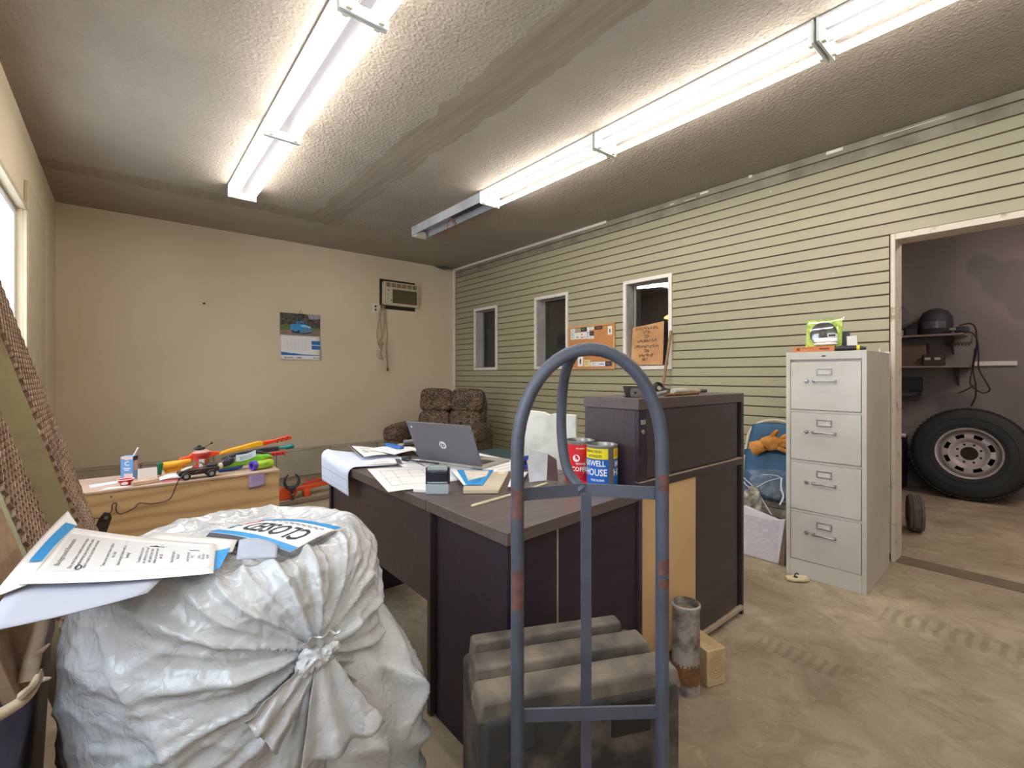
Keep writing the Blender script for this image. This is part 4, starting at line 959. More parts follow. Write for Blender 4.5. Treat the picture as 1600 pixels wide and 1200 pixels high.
# stamp
t = thing('self_inking_stamp', 'self-inking stamp with black cap and grey base at the desk joint', 'stamp', (.875,1.475,Z0))
mx = Tr(.883,1.487,Z0) @ Rz(-math.atan2(.6386,.7695))
obj('base', M().box(-.042,.042,-.020,.020,0,.036).xf(mx), mat('pale_grey_plastic', (170,178,182), .35, var=.02), t, bevel=.003)
obj('cap', M().box(-.036,.036,-.019,.019,.044,.084).xf(mx), mat('navy_black_plastic', (30,30,50), .2, var=0, coat=.5), t, bevel=.004)
obj('label_band', M().box(-.036,.036,-.0195,.019,.040,.0445).xf(mx), mat('pale_grey_plastic', (170,178,182), .35), t)
obj('clear_hood', M().extr([(-.038,-.018,.084), (-.036,-.018,.096), (-.028,-.018,.102), (.028,-.018,.102), (.036,-.018,.096), (.038,-.018,.084)], (0,.036,0)).xf(mx), mat('milky_clear_hood', (196,206,206), .15, var=0, trans=.5), t, bevel=.002)
for s in (-1,1): obj('side_arm', M().box(s*.040-.003, s*.040+.003, -.012, .012, .028, .094).xf(mx), m_blk, t, bevel=.002)
t = tag(obj('eraser', M().obox((.846,1.545,Z0+.006), (.03,.05,.012), Rz(.6)), m_paper, bevel=.002), 'small white block just left of the stamp', 'eraser')
# booklets
t = thing('beige_booklet', 'beige covered booklet under the blue brochure at the desk joint', 'booklet', (1.07,1.5,Z0))
bc = [(.945,1.415), (1.045,1.335), (1.275,1.56), (1.14,1.69)]
obj('pages', M().extr([Vector((x,y,Z0+.0015)) for x, y in bc], (0,0,.011)), mat('cream_page_block', (206,186,158), .8, var=.04), t, bevel=.001)
obj('cover', M().extr([Vector((x,y,Z0+.0127)) for x, y in bc], (0,0,.001)), mat('beige_cover', (196,180,156), .6, var=.08), t)
bm_ = bil([Vector((x,y,Z0+.0142)) for x, y in bc]); b = M(); put_rect(b, .78,.93,.86,.96, bm_); obj('sticker', b, mat('cream_sticker', (226,206,158), .6, var=0), t)
t, mp = flat_sheet('blue_brochure', 'blue brochure with a white picture lying right of the stamp', [(.985,1.472), (1.04,1.425), (1.245,1.625), (1.10,1.745)], Z0+.0155, m_blue, cat='brochure')
marks(t, mp, [(0,.14,0,1)], m_paper, 'white_margin'); marks(t, mp, [(.25,.9,.0,.03)], m_ink, 'dark_spine')
b = M(); put_poly(b, [(.32,.25), (.42,.30), (.92,.55), (.90,.92), (.30,.95)], lambda x, y: mp(x, y)+Vector((0,0,.0004))); obj('white_picture', b, mat('pale_picture', (222,210,196), .6, var=.1, scale=40), t)
b = M()
for k in range(4): put_rect(b, .5+.08*k, .55+.08*k, .12+.04*k, .24+.04*k, mp)
obj('printing', b, mat('deep_blue_print', (30,90,150), .5, var=0), t, stuff=True)
t, mp = flat_sheet('business_strip', 'narrow white printed strip lying across the right end of the beige booklet', [(1.095,1.345), (1.125,1.325), (1.335,1.50), (1.285,1.54)], Z0+.0155, m_paper, cat='paper strip')
b = M(); 
for k in range(12): put_rect(b, .12+.065*k, .155+.065*k, .35, .55, mp)
obj('printing', b, m_ink_g, t, stuff=True)
t = tag(obj('stir_stick', M().extr([(.872,1.262,Z0+.0006), (.880,1.252,Z0+.0006), (1.075,1.283,Z0+.0006), (1.29,1.33,Z0+.0006), (1.287,1.342,Z0+.0006), (1.072,1.296,Z0+.0006), (.884,1.270,Z0+.0006)], (0,0,.005)), mat('bare_stick_wood', (206,194,160), .7), bevel=.001), 'flat pale wooden stir stick on the near end of the desk', 'stick')
t = thing('tape_roll', 'blue and white roll of tape behind the left tube of the hand truck', 'tape', (1.455,1.625,Z0))
obj('roll', M().lathe([(.014,-.012), (.030,-.012), (.030,.012), (.014,.012)], (1.43,1.61,Z0+.0305), 24, Rz(.3) @ Ry(PI/2), closed=True), mat('blue_tape', (36,60,150), .4, var=0), t, smooth=True)
obj('white_cap', M().lathe([(0,0), (.022,0), (.02,.016), (0,.018)], (1.443,1.614,Z0+.0305), 20, Rz(.3) @ Ry(PI/2)), m_paper, t, smooth=True)
t = thing('box_cutter', 'blue snap-off knife lying on the papers at the far left of the desk', 'knife', (1.16,2.42,Z0+.03))
mxk = Tr(1.145,2.395,Z0+.040) @ Rz(1.66)
obj('handle', M().tube([(-.085,0,0), (-.04,.004,0), (.03,-.002,0), (.085,0,0)], [.012,.015,.013,.010], 12, flat=.8).xf(mxk), mat('strong_blue_plastic', (30,98,170), .35, var=0), t, smooth=True)
obj('slider', M().obox((-.02,0,.014), (.03,.008,.006)).xf(mxk), m_blk, t, bevel=.001)
tag(obj('red_marker', M().tube([(1.27,2.36,Z0+.020), (1.23,2.27,Z0+.020)], [.010,.008], 10), mat('dusty_red', (176,70,62), .5), smooth=True), 'small red stub beside the left edge of the laptop lid', 'marker')
tag(obj('slim_bottle', M().lathe([(0,0), (.016,0), (.017,.01), (.017,.13), (.012,.15), (.012,.175), (0,.176)], (1.40,2.13,Z0+.003), 16), m_blk, smooth=True), 'slim black bottle just peeking over the laptop lid', 'bottle')
t = thing('low_carton', 'low beige carton at the far edge of the desk', 'carton', (1.33,2.44,Z0))
obj('tray', M().obox((1.31,2.435,Z0+.018), (.22,.09,.036), Rz(-.1)), mat('beige_carton', (178,158,132), .8), t, bevel=.002)
obj('flap', M().obox((1.31,2.39,Z0+.034), (.22,.004,.012), Rz(-.1)), m_blk, t)
t = thing('grey_gadget', 'grey cylindrical gadget lying on the low beige carton', 'gadget', (1.26,2.43,Z0+.037))
obj('barrel', M().tube([(1.225,2.435,Z0+.050), (1.27,2.43,Z0+.050), (1.30,2.425,Z0+.050)], [.013,.012,.009], 12), mat('mid_grey_metal', (132,132,140), .4, metal=.3), t, smooth=True)
obj('dark_cap', M().cyl((1.30,2.425,Z0+.050), (1.318,2.422,Z0+.050), .010, 12), m_blk, t)
# scrap metal piece
t = thing('metal_scoop', 'bent grey sheet-metal piece leaning behind the centre bar of the hand truck', 'metal piece', (1.310,1.425,Z0))
obj('front_face', M().add([(1.250,1.397,Z0+.001), (1.295,1.345,Z0+.012), (1.345,1.390,Z0+.105), (1.295,1.445,Z0+.120), (1.268,1.430,Z0+.07)], [(0,1,2,3,4)]), mat('crumpled_sheet_metal', (176,174,178), .4, metal=.3, bump=.4, bscale=30), t, solid=.0015)
obj('side_face', M().add([(1.295,1.345,Z0+.012), (1.350,1.335,Z0+.002), (1.380,1.375,Z0+.080), (1.345,1.390,Z0+.105)], [(0,1,2,3)]), mat('dark_sheet_metal', (98,90,88), .45, metal=.2), t, solid=.0015)
# coffee cans
def can(name, label, c, r, h, base, bands, texts, seam=None, a0=0, lid_open=True):
    """a0: world angle that faces the viewer, arc length x measured from it, growing to the right in the picture"""
    t = thing(name, label, 'can', (c[0], c[1], Z0))
    cc = Vector((c[0], c[1], Z0))
    prof = [(.0,.004), (r-.003,.004), (r,.0), (r+.0012,.002), (r,.005), (r,h-.006), (r+.0014,h-.002), (r,h), (r-.0015,h-.002), (r-.0015,h-.02), (r-.0015,.006), (0,.006)]
    obj('can_body', M().lathe(prof, cc, 48), mat('bare_can_steel', (150,146,142), .35, metal=.6, var=.06), t, smooth=True)
    cyl = lambda x, y, d=.0006: cc + Vector(((r+d)*math.cos(a0+x/r), (r+d)*math.sin(a0+x/r), y))
    for (x0_, x1_, y0_, y1_, m, nm) in bands:
        b = M(); put_rect(b, x0_, x1_, y0_, y1_, lambda x, y: cyl(x, y, .0005), max(2, int(abs(x1_-x0_)/.006))); obj(nm, b, m, t, smooth=True)
    for (s_, x, y, hh, m, ws) in texts:
        b = M(); put_text(b, s_, x, y, hh, lambda x, y: cyl(x, y, .0011), ws, bold=True); obj('lettering', b, m, t)
    if seam is not None:
        b = M(); put_rect(b, seam-.010, seam+.010, .004, h-.006, lambda x, y: cyl(x, y, .0008), 4); obj('seam', b, mat('can_seam', (120,112,104), .4, metal=.4), t, smooth=True)
    return t, cyl
va = math.atan2(-1.19, -1.43)       # angle of the direction from the cans to the viewer
m_cblue = mat('can_blue', (20,92,180), .35, var=0); m_cyel = mat('can_yellow', (238,216,40), .35, var=0); m_cred = mat('can_red', (206,20,34), .35, var=0); m_cgold = mat('can_gold', (176,140,66), .4, var=0)
m_cw = mat('can_white', (240,236,232), .4, var=0); m_cblk = mat('can_black_print', (40,36,20), .5, var=0)
R2 = .0585; H2 = .164; hc = PI*R2
t, cyl = can('coffee_can', 'blue and yellow coffee can lettered WELL HOUSE in front of the dark cabinet', (1.425,1.172), R2, H2, m_cblue,
  [(-hc*.98, hc*.98, .004, .112, m_cblue, 'blue_band'), (-hc*.98, .022, .114, .152, m_cyel, 'yellow_band'), (.048, hc*.98, .114, .152, m_cyel, 'yellow_band')],
  [('TORREFACTEURS', -.040, .141, .013, m_cblk, .75), ('DISTINQUES', -.030, .124, .013, m_cblk, .8), ('MAXWELL', -.044, .096, .030, m_cw, .80), ('HOUSE', -.028, .062, .036, m_cw, .80), ('FINE BLEND', -.018, .034, .011, m_cw, .9), ('1kg', .002, .018, .010, m_cw, 1), ('MAX', .078, .094, .030, m_cw, .8), ('HOU', .078, .062, .036, m_cw, .8)], seam=.036, a0=va-.0)
b = M(); put_rect(b, .055, .068, .122, .146, lambda x, y: cyl(x, y, .0011), 3); obj('orange_square', b, mat('can_orange', (226,140,30), .4, var=0), t)
R1 = .060
t, cyl = can('coffee_can', 'red and gold coffee can left behind the blue one', (1.436,1.297), R1, .166, m_cred,
  [(-PI*R1*.98, PI*R1*.98, .004, .152, m_cred, 'red_band')],
  [('COFFEE', .012, .056, .024, m_cw, .9), ('GROUND', .012, .078, .010, m_cw, .9), ('R', -.005, .100, .020, m_cred, 1), ('GOURMET', .012, .138, .008, m_cw, 1)], a0=va-.1)
b = M(); put_poly(b, [(-.03,.112), (.034,.112), (.030,.092), (.030,.05), (.020,.036), (-.016,.036), (-.03,.05)], lambda x, y: cyl(x, y, .0009)); obj('gold_shield', b, m_cgold, t)
b = M(); b.add([cyl(-.005 + .014*math.cos(2*PI*k/20), .100+.014*math.sin(2*PI*k/20), .0010) for k in range(20)], [tuple(range(20))]); obj('white_roundel', b, m_cw, t)
tag(obj('red_scrap', M().extr([(1.345,1.225,Z0+.0005), (1.375,1.20,Z0+.0005), (1.365,1.245,Z0+.0005), (1.345,1.27,Z0+.0005)], (0,0,.022)), m_cred, bevel=.002), 'small red and white scrap at the foot of the red can', 'scrap')
# things behind the desk
t = thing('foam_board', 'upright off-white foam board with a notched top behind the desk', 'board', (1.80,1.70,0))
fb0, fb1 = Vector((1.63,1.89,0)), Vector((1.775,1.63,0)); fd = (fb1-fb0)
pts = [fb0+Vector((0,0,.02)), fb1+Vector((0,0,.02)), fb1+Vector((0,0,.985)), fb0+fd*.60+Vector((0,0,.990)), fb0+fd*.52+Vector((0,0,.982)), fb0+fd*.42+Vector((0,0,.996)), fb0+fd*.06+Vector((0,0,1.003))]
obj('panel', M().extr(pts, (.03,.016,0)), mat('scuffed_white_foam', (228,224,214), .7, col2=(206,204,190), scale=9, lo=.3, hi=.5), t, bevel=.003)
obj('support', M().obox(tuple((fb0+fb1)/2+Vector((.04,.02,.01))), (.12,.20,.02)), m_paper, t, bevel=.003)
t = thing('teal_tote', 'low dark teal plastic tote beyond the right edge of the desk', 'tote', (2.05,2.85,0))
m_teal = mat('dark_teal_plastic', (44,72,76), .5)
obj('body', M().box(1.78,2.42,2.55,3.10,0,.53), m_teal, t, bevel=.02, seg=3)
obj('lid', M().box(1.76,2.44,2.53,3.12,.531,.575), m_teal, t, bevel=.012, seg=3)
# ================================================================== PLYWOOD CRATE AND TOYS
def m_ply():
    m, t = newmat('birch_plywood'); p = t.pos(False); mp = t.add('ShaderNodeMapping'); mp.inputs['Scale'].default_value = (1.2, 3, 5); t.link(p, mp.inputs[0])
    wv = t.add('ShaderNodeTexWave', wave_type='BANDS', bands_direction='Z'); wv.inputs['Scale'].default_value = .9; wv.inputs['Distortion'].default_value = 9; wv.inputs['Detail'].default_value = 3; wv.inputs['Detail Scale'].default_value = .8
    t.link(mp.outputs[0], wv.inputs['Vector'])
    t.link(t.ramp(wv.outputs['Fac'], [(.2, lin((196,162,116))), (.8, lin((188,152,105))), (.95, lin((176,140,94)))]), t.b.inputs['Base Color']); t.b.inputs['Roughness'].default_value = .6; return m
m_pl = m_ply(); CT = .567
m_plt = mat('worn_pinkish_crate_top', (196,168,146), .7, scale=5, col2=(176,148,126))
t = thing('plywood_crate', 'long low plywood crate along the back left, toys piled on top', 'crate', (.16,3.6,0))
obj('front_board', M().box(-.46,.790,3.35,3.366,0,CT-.013), m_pl, t, bevel=.001)
obj('back_board', M().box(-.46,.790,3.774,3.79,0,CT-.013), m_pl, t, bevel=.001)
obj('end_board', M().box(.774,.789,3.367,3.773,.001,CT-.013), m_pl, t, bevel=.001)
obj('end_board', M().box(-.46,-.445,3.367,3.773,.001,CT-.013), m_pl, t, bevel=.001)
obj('lid', M().box(-.462,.794,3.345,3.795,CT-.0125,CT), m_plt, t, bevel=.0015)
for x in (-.05,.17,.40,.62):
    obj('screw', M().lathe([(0,0),(.006,0),(.005,.002),(0,.0025)], (x,3.35,CT-.035+.006*math.sin(x*9)), 10, Rx(PI/2)), m_chrome, t)
tag(obj('sticky_note', M().grid(lambda u, v: Vector((.612+.092*u, 3.348-.010*(1-v)**2-.0015, .478+.084*v+.012*u-.006)), 6, 8), mat('lilac_sticky_note', (160,138,176), .7, var=.03), solid=.001, smooth=True), 'lilac sticky note on the front of the plywood crate near its right end', 'note')
b = M(); put_rect(b, .2,.8,.6,.62, lambda x, y: Vector((.612+.092*x, 3.3445-.010*(1-y)**2, .478+.084*y+.012*x-.006))); put_rect(b, .2,.75,.42,.44, lambda x, y: Vector((.612+.092*x, 3.3445-.010*(1-y)**2, .478+.084*y+.012*x-.006)))
obj('printing', b, m_ink_g, bpy.data.objects['sticky_note'], stuff=True)
m_cord = mat('dark_brown_cord', (60,40,36), .6, var=0)
tag(obj('dangling_cord', M().tube(spline([(.255,3.42,CT+.006), (.245,3.345,CT+.004), (.235,3.336,.545), (.205,3.338,.475), (.13,3.338,.462), (.07,3.338,.475), (.045,3.338,.452), (-.01,3.338,.430), (-.03,3.338,.455), (-.028,3.338,.49), (-.045,3.338,.488), (-.05,3.338,.45), (-.09,3.338,.425), (-.15,3.338,.435)], 7), .0028, 6), m_cord, smooth=True), 'thin dark cord looping down the front of the plywood crate', 'cord')
# small things, left to right
t = thing('drink_carton', 'light blue drink carton with a white straw at the left of the crate', 'carton', (.02,3.63,CT))
mc = Tr(.028,3.63,CT) @ Rz(-.45)
obj('box', M().box(-.032,.032,-.026,.026,.0005,.138).xf(mc), mat('sky_blue_carton', (110,160,214), .4, var=.03), t, bevel=.002)
fc_ = lambda x, y: mc @ Vector((x, -.0265, y)); sd_ = lambda x, y: mc @ Vector((.0325, x, y))
b = M(); put_text(b, 'C', 0, .095, .036, fc_, bold=True); put_rect(b, -.018,.018,.064,.07, fc_); put_rect(b, -.014,.014,.054,.059, fc_); obj('lettering', b, m_paper, t)
b = M(); put_poly(b, [(-.03,.138),(.03,.138),(.03,.122),(.0,.118),(-.03,.126)], fc_); put_rect(b, -.015,.03,.005,.036, fc_); obj('white_print', b, mat('pale_peach_print', (226,196,186), .5, var=0), t, stuff=True)
b = M(); put_rect(b, -.02,.022,.05,.11, sd_); obj('side_panel_print', b, mat('tan_print', (196,164,140), .5, var=0), t)
b = M(); put_rect(b, -.026,.026,.112,.137, sd_); obj('dark_print', b, mat('navy_print', (40,44,66), .5, var=0), t)
obj('straw', M().cyl(mc @ Vector((.022,.0,.137)), mc @ Vector((.046,.0,.186)), .0042, 10), m_paper, t, smooth=True)
t = tag(obj('white_box', M().obox((.112,3.52,CT+.036), (.088,.028,.070), Rz(.12) @ Rx(-.15)), mat('white_cardstock', (226,216,208), .7, var=.02), bevel=.0015), 'small plain white box right of the drink carton', 'box')
t = thing('paper_cup', 'shallow red and white paper bowl in front of the drink carton', 'bowl', (.012,3.44,CT))
obj('bowl', M().lathe([(0,.004), (.022,.004), (.036,.034), (.038,.034), (.024,.0005), (0,.0005)], (.012,3.44,CT), 28), mat('bright_red_paper', (206,30,38), .5, var=0), t, smooth=True)
obj('white_patch', M().add([Vector((.012-.006+.016*math.cos(2*PI*k/16), 3.44-.033+.003*math.sin(2*PI*k/16)-.0045*math.sin(2*PI*k/16), CT+.015+.009*math.sin(2*PI*k/16))) for k in range(16)], [tuple(range(16))]), m_paper, t)
obj('rim', M().tube([(.012+.037*math.cos(2*PI*k/24), 3.44+.037*math.sin(2*PI*k/24), CT+.034) for k in range(24)], .0018, 6, closed=True), m_paper, t, smooth=True)
def scrap(name, label, pts, z, m, cat='paper', th=.001, lift=0):
    b = M().extr([Vector((x, y, z+(lift if i == 0 else 0))) for i, (x, y) in enumerate(pts)], (0,0,th)); return tag(obj(name, b, m), label, cat)
scrap('paper_scrap', 'lavender-white paper slip at the far left edge of the crate top', [(-.14,3.46),(-.03,3.52),(-.02,3.60),(-.15,3.56)], CT+.001, mat('lavender_paper', (214,206,228), .7, var=0))
scrap('paper_scrap', 'white torn paper left in front of the red bowl', [(-.10,3.365),(-.02,3.372),(.05,3.39),(-.06,3.42)], CT+.001, m_paper)
t = tag(obj('tan_carton', M().obox((.095,3.415,CT+.012), (.12,.06,.020), Rz(.25)), mat('tan_carton_board', (206,170,144), .7), bevel=.002), 'flat tan open-ended carton in front of the small white box', 'carton')
obj('open_end', M().obox((.152,3.43,CT+.012), (.006,.045,.015), Rz(.25)), mat('dark_slot', (40,32,28), .8), t)
m_pink = mat('rose_paper', (206,110,128), .6)
scrap('pink_sheet', 'rose pink paper under the nose of the toy pickup', [(.17,3.38),(.33,3.37),(.30,3.46),(.19,3.46)], CT+.001, m_pink)
t = tag(obj('white_flyer', M().grid(lambda u, v: Vector((.165+.13*u, 3.43+.05*v-.02*u, CT+.004+.014*math.sin(PI*u)+.012*v)), 10, 5), m_paper, solid=.0008, smooth=True), 'white folded paper tucked beneath the toy pickup', 'paper')
# battery-like roll: green cap, yellow barrel
m_yel = mat('toy_yellow', (240,172,40), .35, var=.04); m_red = mat('toy_orange_red', (238,74,34), .35, var=.04); m_grn = mat('toy_lime', (134,196,52), .35, var=.05); m_tb = mat('toy_teal', (20,122,122), .35, var=.03)
m_dg = mat('toy_dark_grey', (58,54,62), .4, var=.1); m_bl = mat('toy_blue', (24,70,140), .35, var=.05); m_pu = mat('toy_violet', (92,62,180), .35, var=.05)
t = thing('toy_blaster', 'yellow toy blaster with a dark green butt lying at the back of the crate', 'toy', (.30,3.62,CT))
obj('butt', M().obox((.172,3.60,CT+.050), (.026,.05,.075), Ry(.12)), mat('toy_dark_green', (16,104,68), .35, var=.03), t, bevel=.006, seg=3)
obj('stock', M().tube(spline([(.188,3.60,CT+.062), (.24,3.60,CT+.066), (.33,3.62,CT+.07)], 4), [.020,.022,.022,.022,.022,.022,.022,.020,.018], 12), m_yel, t, smooth=True)
obj('stock_web', M().extr([(.19,3.60,CT+.05),(.30,3.61,CT+.06),(.28,3.61,CT+.022),(.20,3.60,CT+.012)], (0,.016,0)), m_yel, t, bevel=.003)
t = thing('toy_blaster', 'long orange-red and yellow toy blaster on top of the pile, pointing right', 'toy', (.62,3.70,CT+.05))
obj('rear_body', M().extr([(.275,3.69,CT+.085),(.33,3.69,CT+.095),(.345,3.69,CT+.112),(.44,3.69,CT+.118),(.52,3.69,CT+.100),(.44,3.69,CT+.070),(.28,3.69,CT+.066)], (0,.03,0)), m_red, t, bevel=.006, seg=3)
obj('yellow_shroud', M().extr([(.50,3.682,CT+.098),(.56,3.682,CT+.118),(.74,3.682,CT+.156),(.765,3.682,CT+.150),(.765,3.682,CT+.118),(.62,3.682,CT+.100),(.50,3.682,CT+.082)], (0,.042,0)), m_yel, t, bevel=.006, seg=3)
obj('barrel_rail', M().extr([(.76,3.69,CT+.120),(.77,3.69,CT+.152),(.84,3.69,CT+.158),(.93,3.69,CT+.178),(.955,3.69,CT+.174),(.955,3.69,CT+.150),(.86,3.69,CT+.138)], (0,.028,0)), m_red, t, bevel=.004)
for k in range(3): obj('rail_hole', M().obox((.862+.032*k,3.689,CT+.157+.005*k), (.014,.004,.007), Ry(-.2)), m_dg, t)
for k in range(3): obj('rail_tooth', M().obox((.858+.030*k,3.70,CT+.139+.006*k), (.010,.02,.012), Ry(-.2)), m_dg, t)
t = thing('toy_blaster', 'dark toy gun with a teal muzzle between the yellow one and the lime one', 'toy', (.66,3.66,CT+.03))
obj('body', M().extr([(.50,3.65,CT+.060),(.58,3.65,CT+.092),(.78,3.65,CT+.112),(.86,3.65,CT+.112),(.86,3.65,CT+.080),(.66,3.65,CT+.074)], (0,.03,0)), m_dg, t, bevel=.005)
obj('muzzle', M().tube([(.86,3.665,CT+.098),(.90,3.665,CT+.098),(.912,3.665,CT+.100),(.95,3.665,CT+.102),(.965,3.665,CT+.098)], [.009,.009,.017,.018,.008], 12), m_tb, t, smooth=True)
obj('grip', M().extr([(.60,3.65,CT+.075),(.66,3.65,CT+.078),(.64,3.65,CT+.002),(.59,3.65,CT+.002)], (0,.026,0)), m_dg, t, bevel=.005)
t = thing('toy_rail', 'short red toy rail piece under the teal muzzle', 'toy', (.84,3.62,CT+.05))
obj('rail', M().obox((.845,3.62,CT+.066), (.085,.024,.026), Ry(-.05)), mat('toy_red', (214,44,40), .4, var=.04), t, bevel=.003)
b = M()
for k in range(4): b.obox((.815+.02*k,3.607,CT+.066), (.008,.003,.012))
obj('notches', b, m_dg, t, stuff=True)
obj('prop', M().extr([(.77,3.612,CT+.056),(.805,3.612,CT+.056),(.79,3.612,CT+.001),(.76,3.612,CT+.001)], (0,.018,0)), mat('toy_red', (214,44,40), .4), t)
obj('tan_fin', M().extr([(.885,3.615,CT+.075),(.925,3.615,CT+.080),(.89,3.615,CT+.040)], (0,.010,0)), mat('tan_fin', (170,134,104), .6), t)
t = thing('water_gun', 'fat lime green toy water gun with dark grip and blue underside', 'toy', (.64,3.52,CT))
obj('body', M().extr([(.475,3.50,CT+.030),(.52,3.50,CT+.052),(.60,3.50,CT+.062),(.68,3.50,CT+.088),(.76,3.50,CT+.086),(.79,3.50,CT+.066),(.70,3.50,CT+.042),(.62,3.50,CT+.030),(.49,3.50,CT+.014)], (0,.055,0)), m_grn, t, bevel=.012, seg=4)
obj('underside', M().extr([(.46,3.497,CT+.022),(.50,3.497,CT+.020),(.61,3.497,CT+.030),(.60,3.497,CT+.012),(.55,3.497,CT+.003),(.47,3.497,CT+.001)], (0,.05,0)), m_bl, t, bevel=.005)
obj('grip', M().pillow((.515,3.49,CT+.066), (.085,.045,.052), Ry(-.35), .8), m_dg, t, smooth=True)
obj('top_strap', M().tube(spline([(.52,3.51,CT+.092), (.60,3.52,CT+.110), (.70,3.53,CT+.104), (.77,3.53,CT+.080)], 6), [.010]*19, 10), m_dg, t, smooth=True)
obj('label', M().grid(lambda u, v: Vector((.565+.115*u, 3.494+.003*v, CT+.060+.042*v+.022*u-.008*math.sin(PI*u))), 6, 3), mat('pale_blue_label', (206,228,234), .5, var=0), t)
b = M()
for k in range(3): put_rect(b, .2, .8, .25+.2*k, .30+.2*k, lambda x, y: Vector((.565+.115*x, 3.4925+.003*y, CT+.060+.042*y+.022*x-.008*math.sin(PI*x))), 3)
obj('label_print', b, m_ink_g, t, stuff=True)
t = thing('toy_tube', 'lime plastic tube with a violet ring end, right front of the crate top', 'toy', (.72,3.44,CT))
obj('tube_body', M().lathe([(.0,.0), (.026,.0), (.029,.006), (.029,.10), (.025,.112), (0,.114)], (.668,3.435,CT+.030), 24, Rz(.35) @ Ry(PI/2)), mat('toy_yellow_green', (164,206,50), .35, var=.05), t, smooth=True)
obj('violet_ring', M().lathe([(.017,-.028), (.031,-.028), (.032,.0), (.017,.0)], (.668,3.435,CT+.032), 28, Rz(.35) @ Ry(PI/2), closed=True), m_pu, t, smooth=True)
obj('ring_bore', M().lathe([(0,-.006), (.017,-.006)], (.668,3.435,CT+.032), 20, Rz(.35) @ Ry(PI/2)), mat('toy_deep_violet', (50,30,120), .5, var=0), t)
b = M()
for k in range(6): b.obox((.72+.008*(k % 3)*1.4, 3.413+.005*(k % 3), CT+.044-.008*(k//3)), (.004,.003,.004))
obj('vents', b, m_dg, t, stuff=True)
# round tin with figure
t = thing('round_tin', 'round red-topped sweet tin on the pile behind the toy pickup', 'tin', (.385,3.56,CT))
tx, ty = .385, 3.565
obj('tin_body', M().lathe([(0,0), (.040,0), (.040,.105), (.047,.108), (.050,.120), (.047,.132), (.030,.142), (0,.144)], (tx,ty,CT+.001), 28), mat('tin_red', (190,52,46), .4, var=.05), t, smooth=True)
obj('clear_band', M().lathe([(.0485,.122), (.0475,.134), (.031,.1435), (0,.1455)], (tx,ty,CT+.001), 28), mat('pale_rose_lid', (206,160,148), .3, var=.04), t, smooth=True)
obj('white_label', M().grid(lambda u, v: Vector((tx + .0408*math.cos(-2.05+.75*u), ty + .0408*math.sin(-2.05+.75*u), CT+.03+.062*v)), 8, 2), mat('pale_label', (214,210,214), .5, var=0), t)
obj('round_sticker', M().add([Vector((tx + .0412*math.cos(-.95+.33*math.cos(2*PI*k/16)), ty + .0412*math.sin(-.95+.33*math.cos(2*PI*k/16)), CT+.082+.015*math.sin(2*PI*k/16))) for k in range(16)], [tuple(range(16))]), mat('bronze_sticker', (164,104,42), .5, var=0), t)
t = thing('black_figurine', 'tiny black toy with a stick lying on the round red tin', 'toy', (.375,3.565,CT+.146))
obj('body', M().pillow((.372,3.565,CT+.156), (.058,.036,.022), None, .9, disp=.3, ds=30).pillow((.372,3.565,CT+.170), (.022,.02,.02), None, .9), m_blk, t, smooth=True)
obj('stick', M().cyl((.395,3.565,CT+.158), (.437,3.565,CT+.180), .0018, 6), m_blk, t)
obj('stick_head', M().extr([(.428,3.562,CT+.178),(.447,3.562,CT+.178),(.442,3.562,CT+.194)], (0,.006,0)), m_blk, t)
# toy pickup
t = thing('toy_pickup', 'dark brown toy pickup model at the front of the crate top', 'toy', (.35,3.40,CT))
mtk = Tr(.35,3.405,CT) @ Rz(.10) @ Matrix.Scale(1.0, 4)
m_tk = mat('toy_brown_body', (72,52,48), .3, var=.15)
obj('body', M().extr([(-.105,-.032,.030),(-.105,-.032,.047),(-.085,-.032,.056),(-.03,-.032,.060),(.035,-.032,.060),(.105,-.032,.062),(.108,-.032,.034),(.06,-.032,.026),(-.04,-.032,.024)], (0,.064,0)).xf(mtk), m_tk, t, bevel=.004)
obj('roll_cage', M().tube(spline([(-.045,-.025,.060),(-.015,-.025,.086),(.02,-.025,.088),(.035,-.025,.060)],4), .0028, 6).tube(spline([(-.045,.025,.060),(-.015,.025,.086),(.02,.025,.088),(.035,.025,.060)],4), .0028, 6).tube([(-.015,-.025,.086),(-.015,.025,.086)], .0025, 6).xf(mtk), mat('olive_parts', (118,122,60), .5, var=.2, scale=60), t, smooth=True)
obj('bed_load', M().pillow((.075,0,.070), (.06,.05,.026), None, .7, disp=.3, ds=40).xf(mtk), m_dg, t, smooth=True)
obj('bone_bits', M().pillow((-.06,-.01,.064), (.07,.04,.016), Ry(-.3), .8, disp=.4, ds=50).pillow((.112,-.01,.058), (.03,.04,.04), None, .8, disp=.4, ds=50).xf(mtk), mat('cream_plastic_bits', (206,190,166), .6, var=.1, scale=50), t, smooth=True)
obj('side_step', M().tube([(-.035,-.036,.018),(.035,-.036,.016)], .004, 8).tube([(-.02,-.0345,.04),(.01,-.0345,.052)], .0015, 6).xf(mtk), m_chrome, t, smooth=True)
for sx in (-.068,.062):
    for sy in (-1,1):
        wv_ = obj('wheel', M().lathe([(.010,-.012),(.019,-.013),(.0235,-.009),(.0235,.009),(.019,.013),(.010,.012)], (sx,sy*.034,.0238), 20, Rx(PI/2)).xf(mtk), m_blk, t, smooth=True)
        obj('rim', M().lathe([(0,-.0135),(.012,-.0128),(.012,.0128),(0,.0135)], (sx,sy*.034,.0238), 14, Rx(PI/2)).xf(mtk), mat('toy_rim_grey', (160,156,156), .4), wv_)
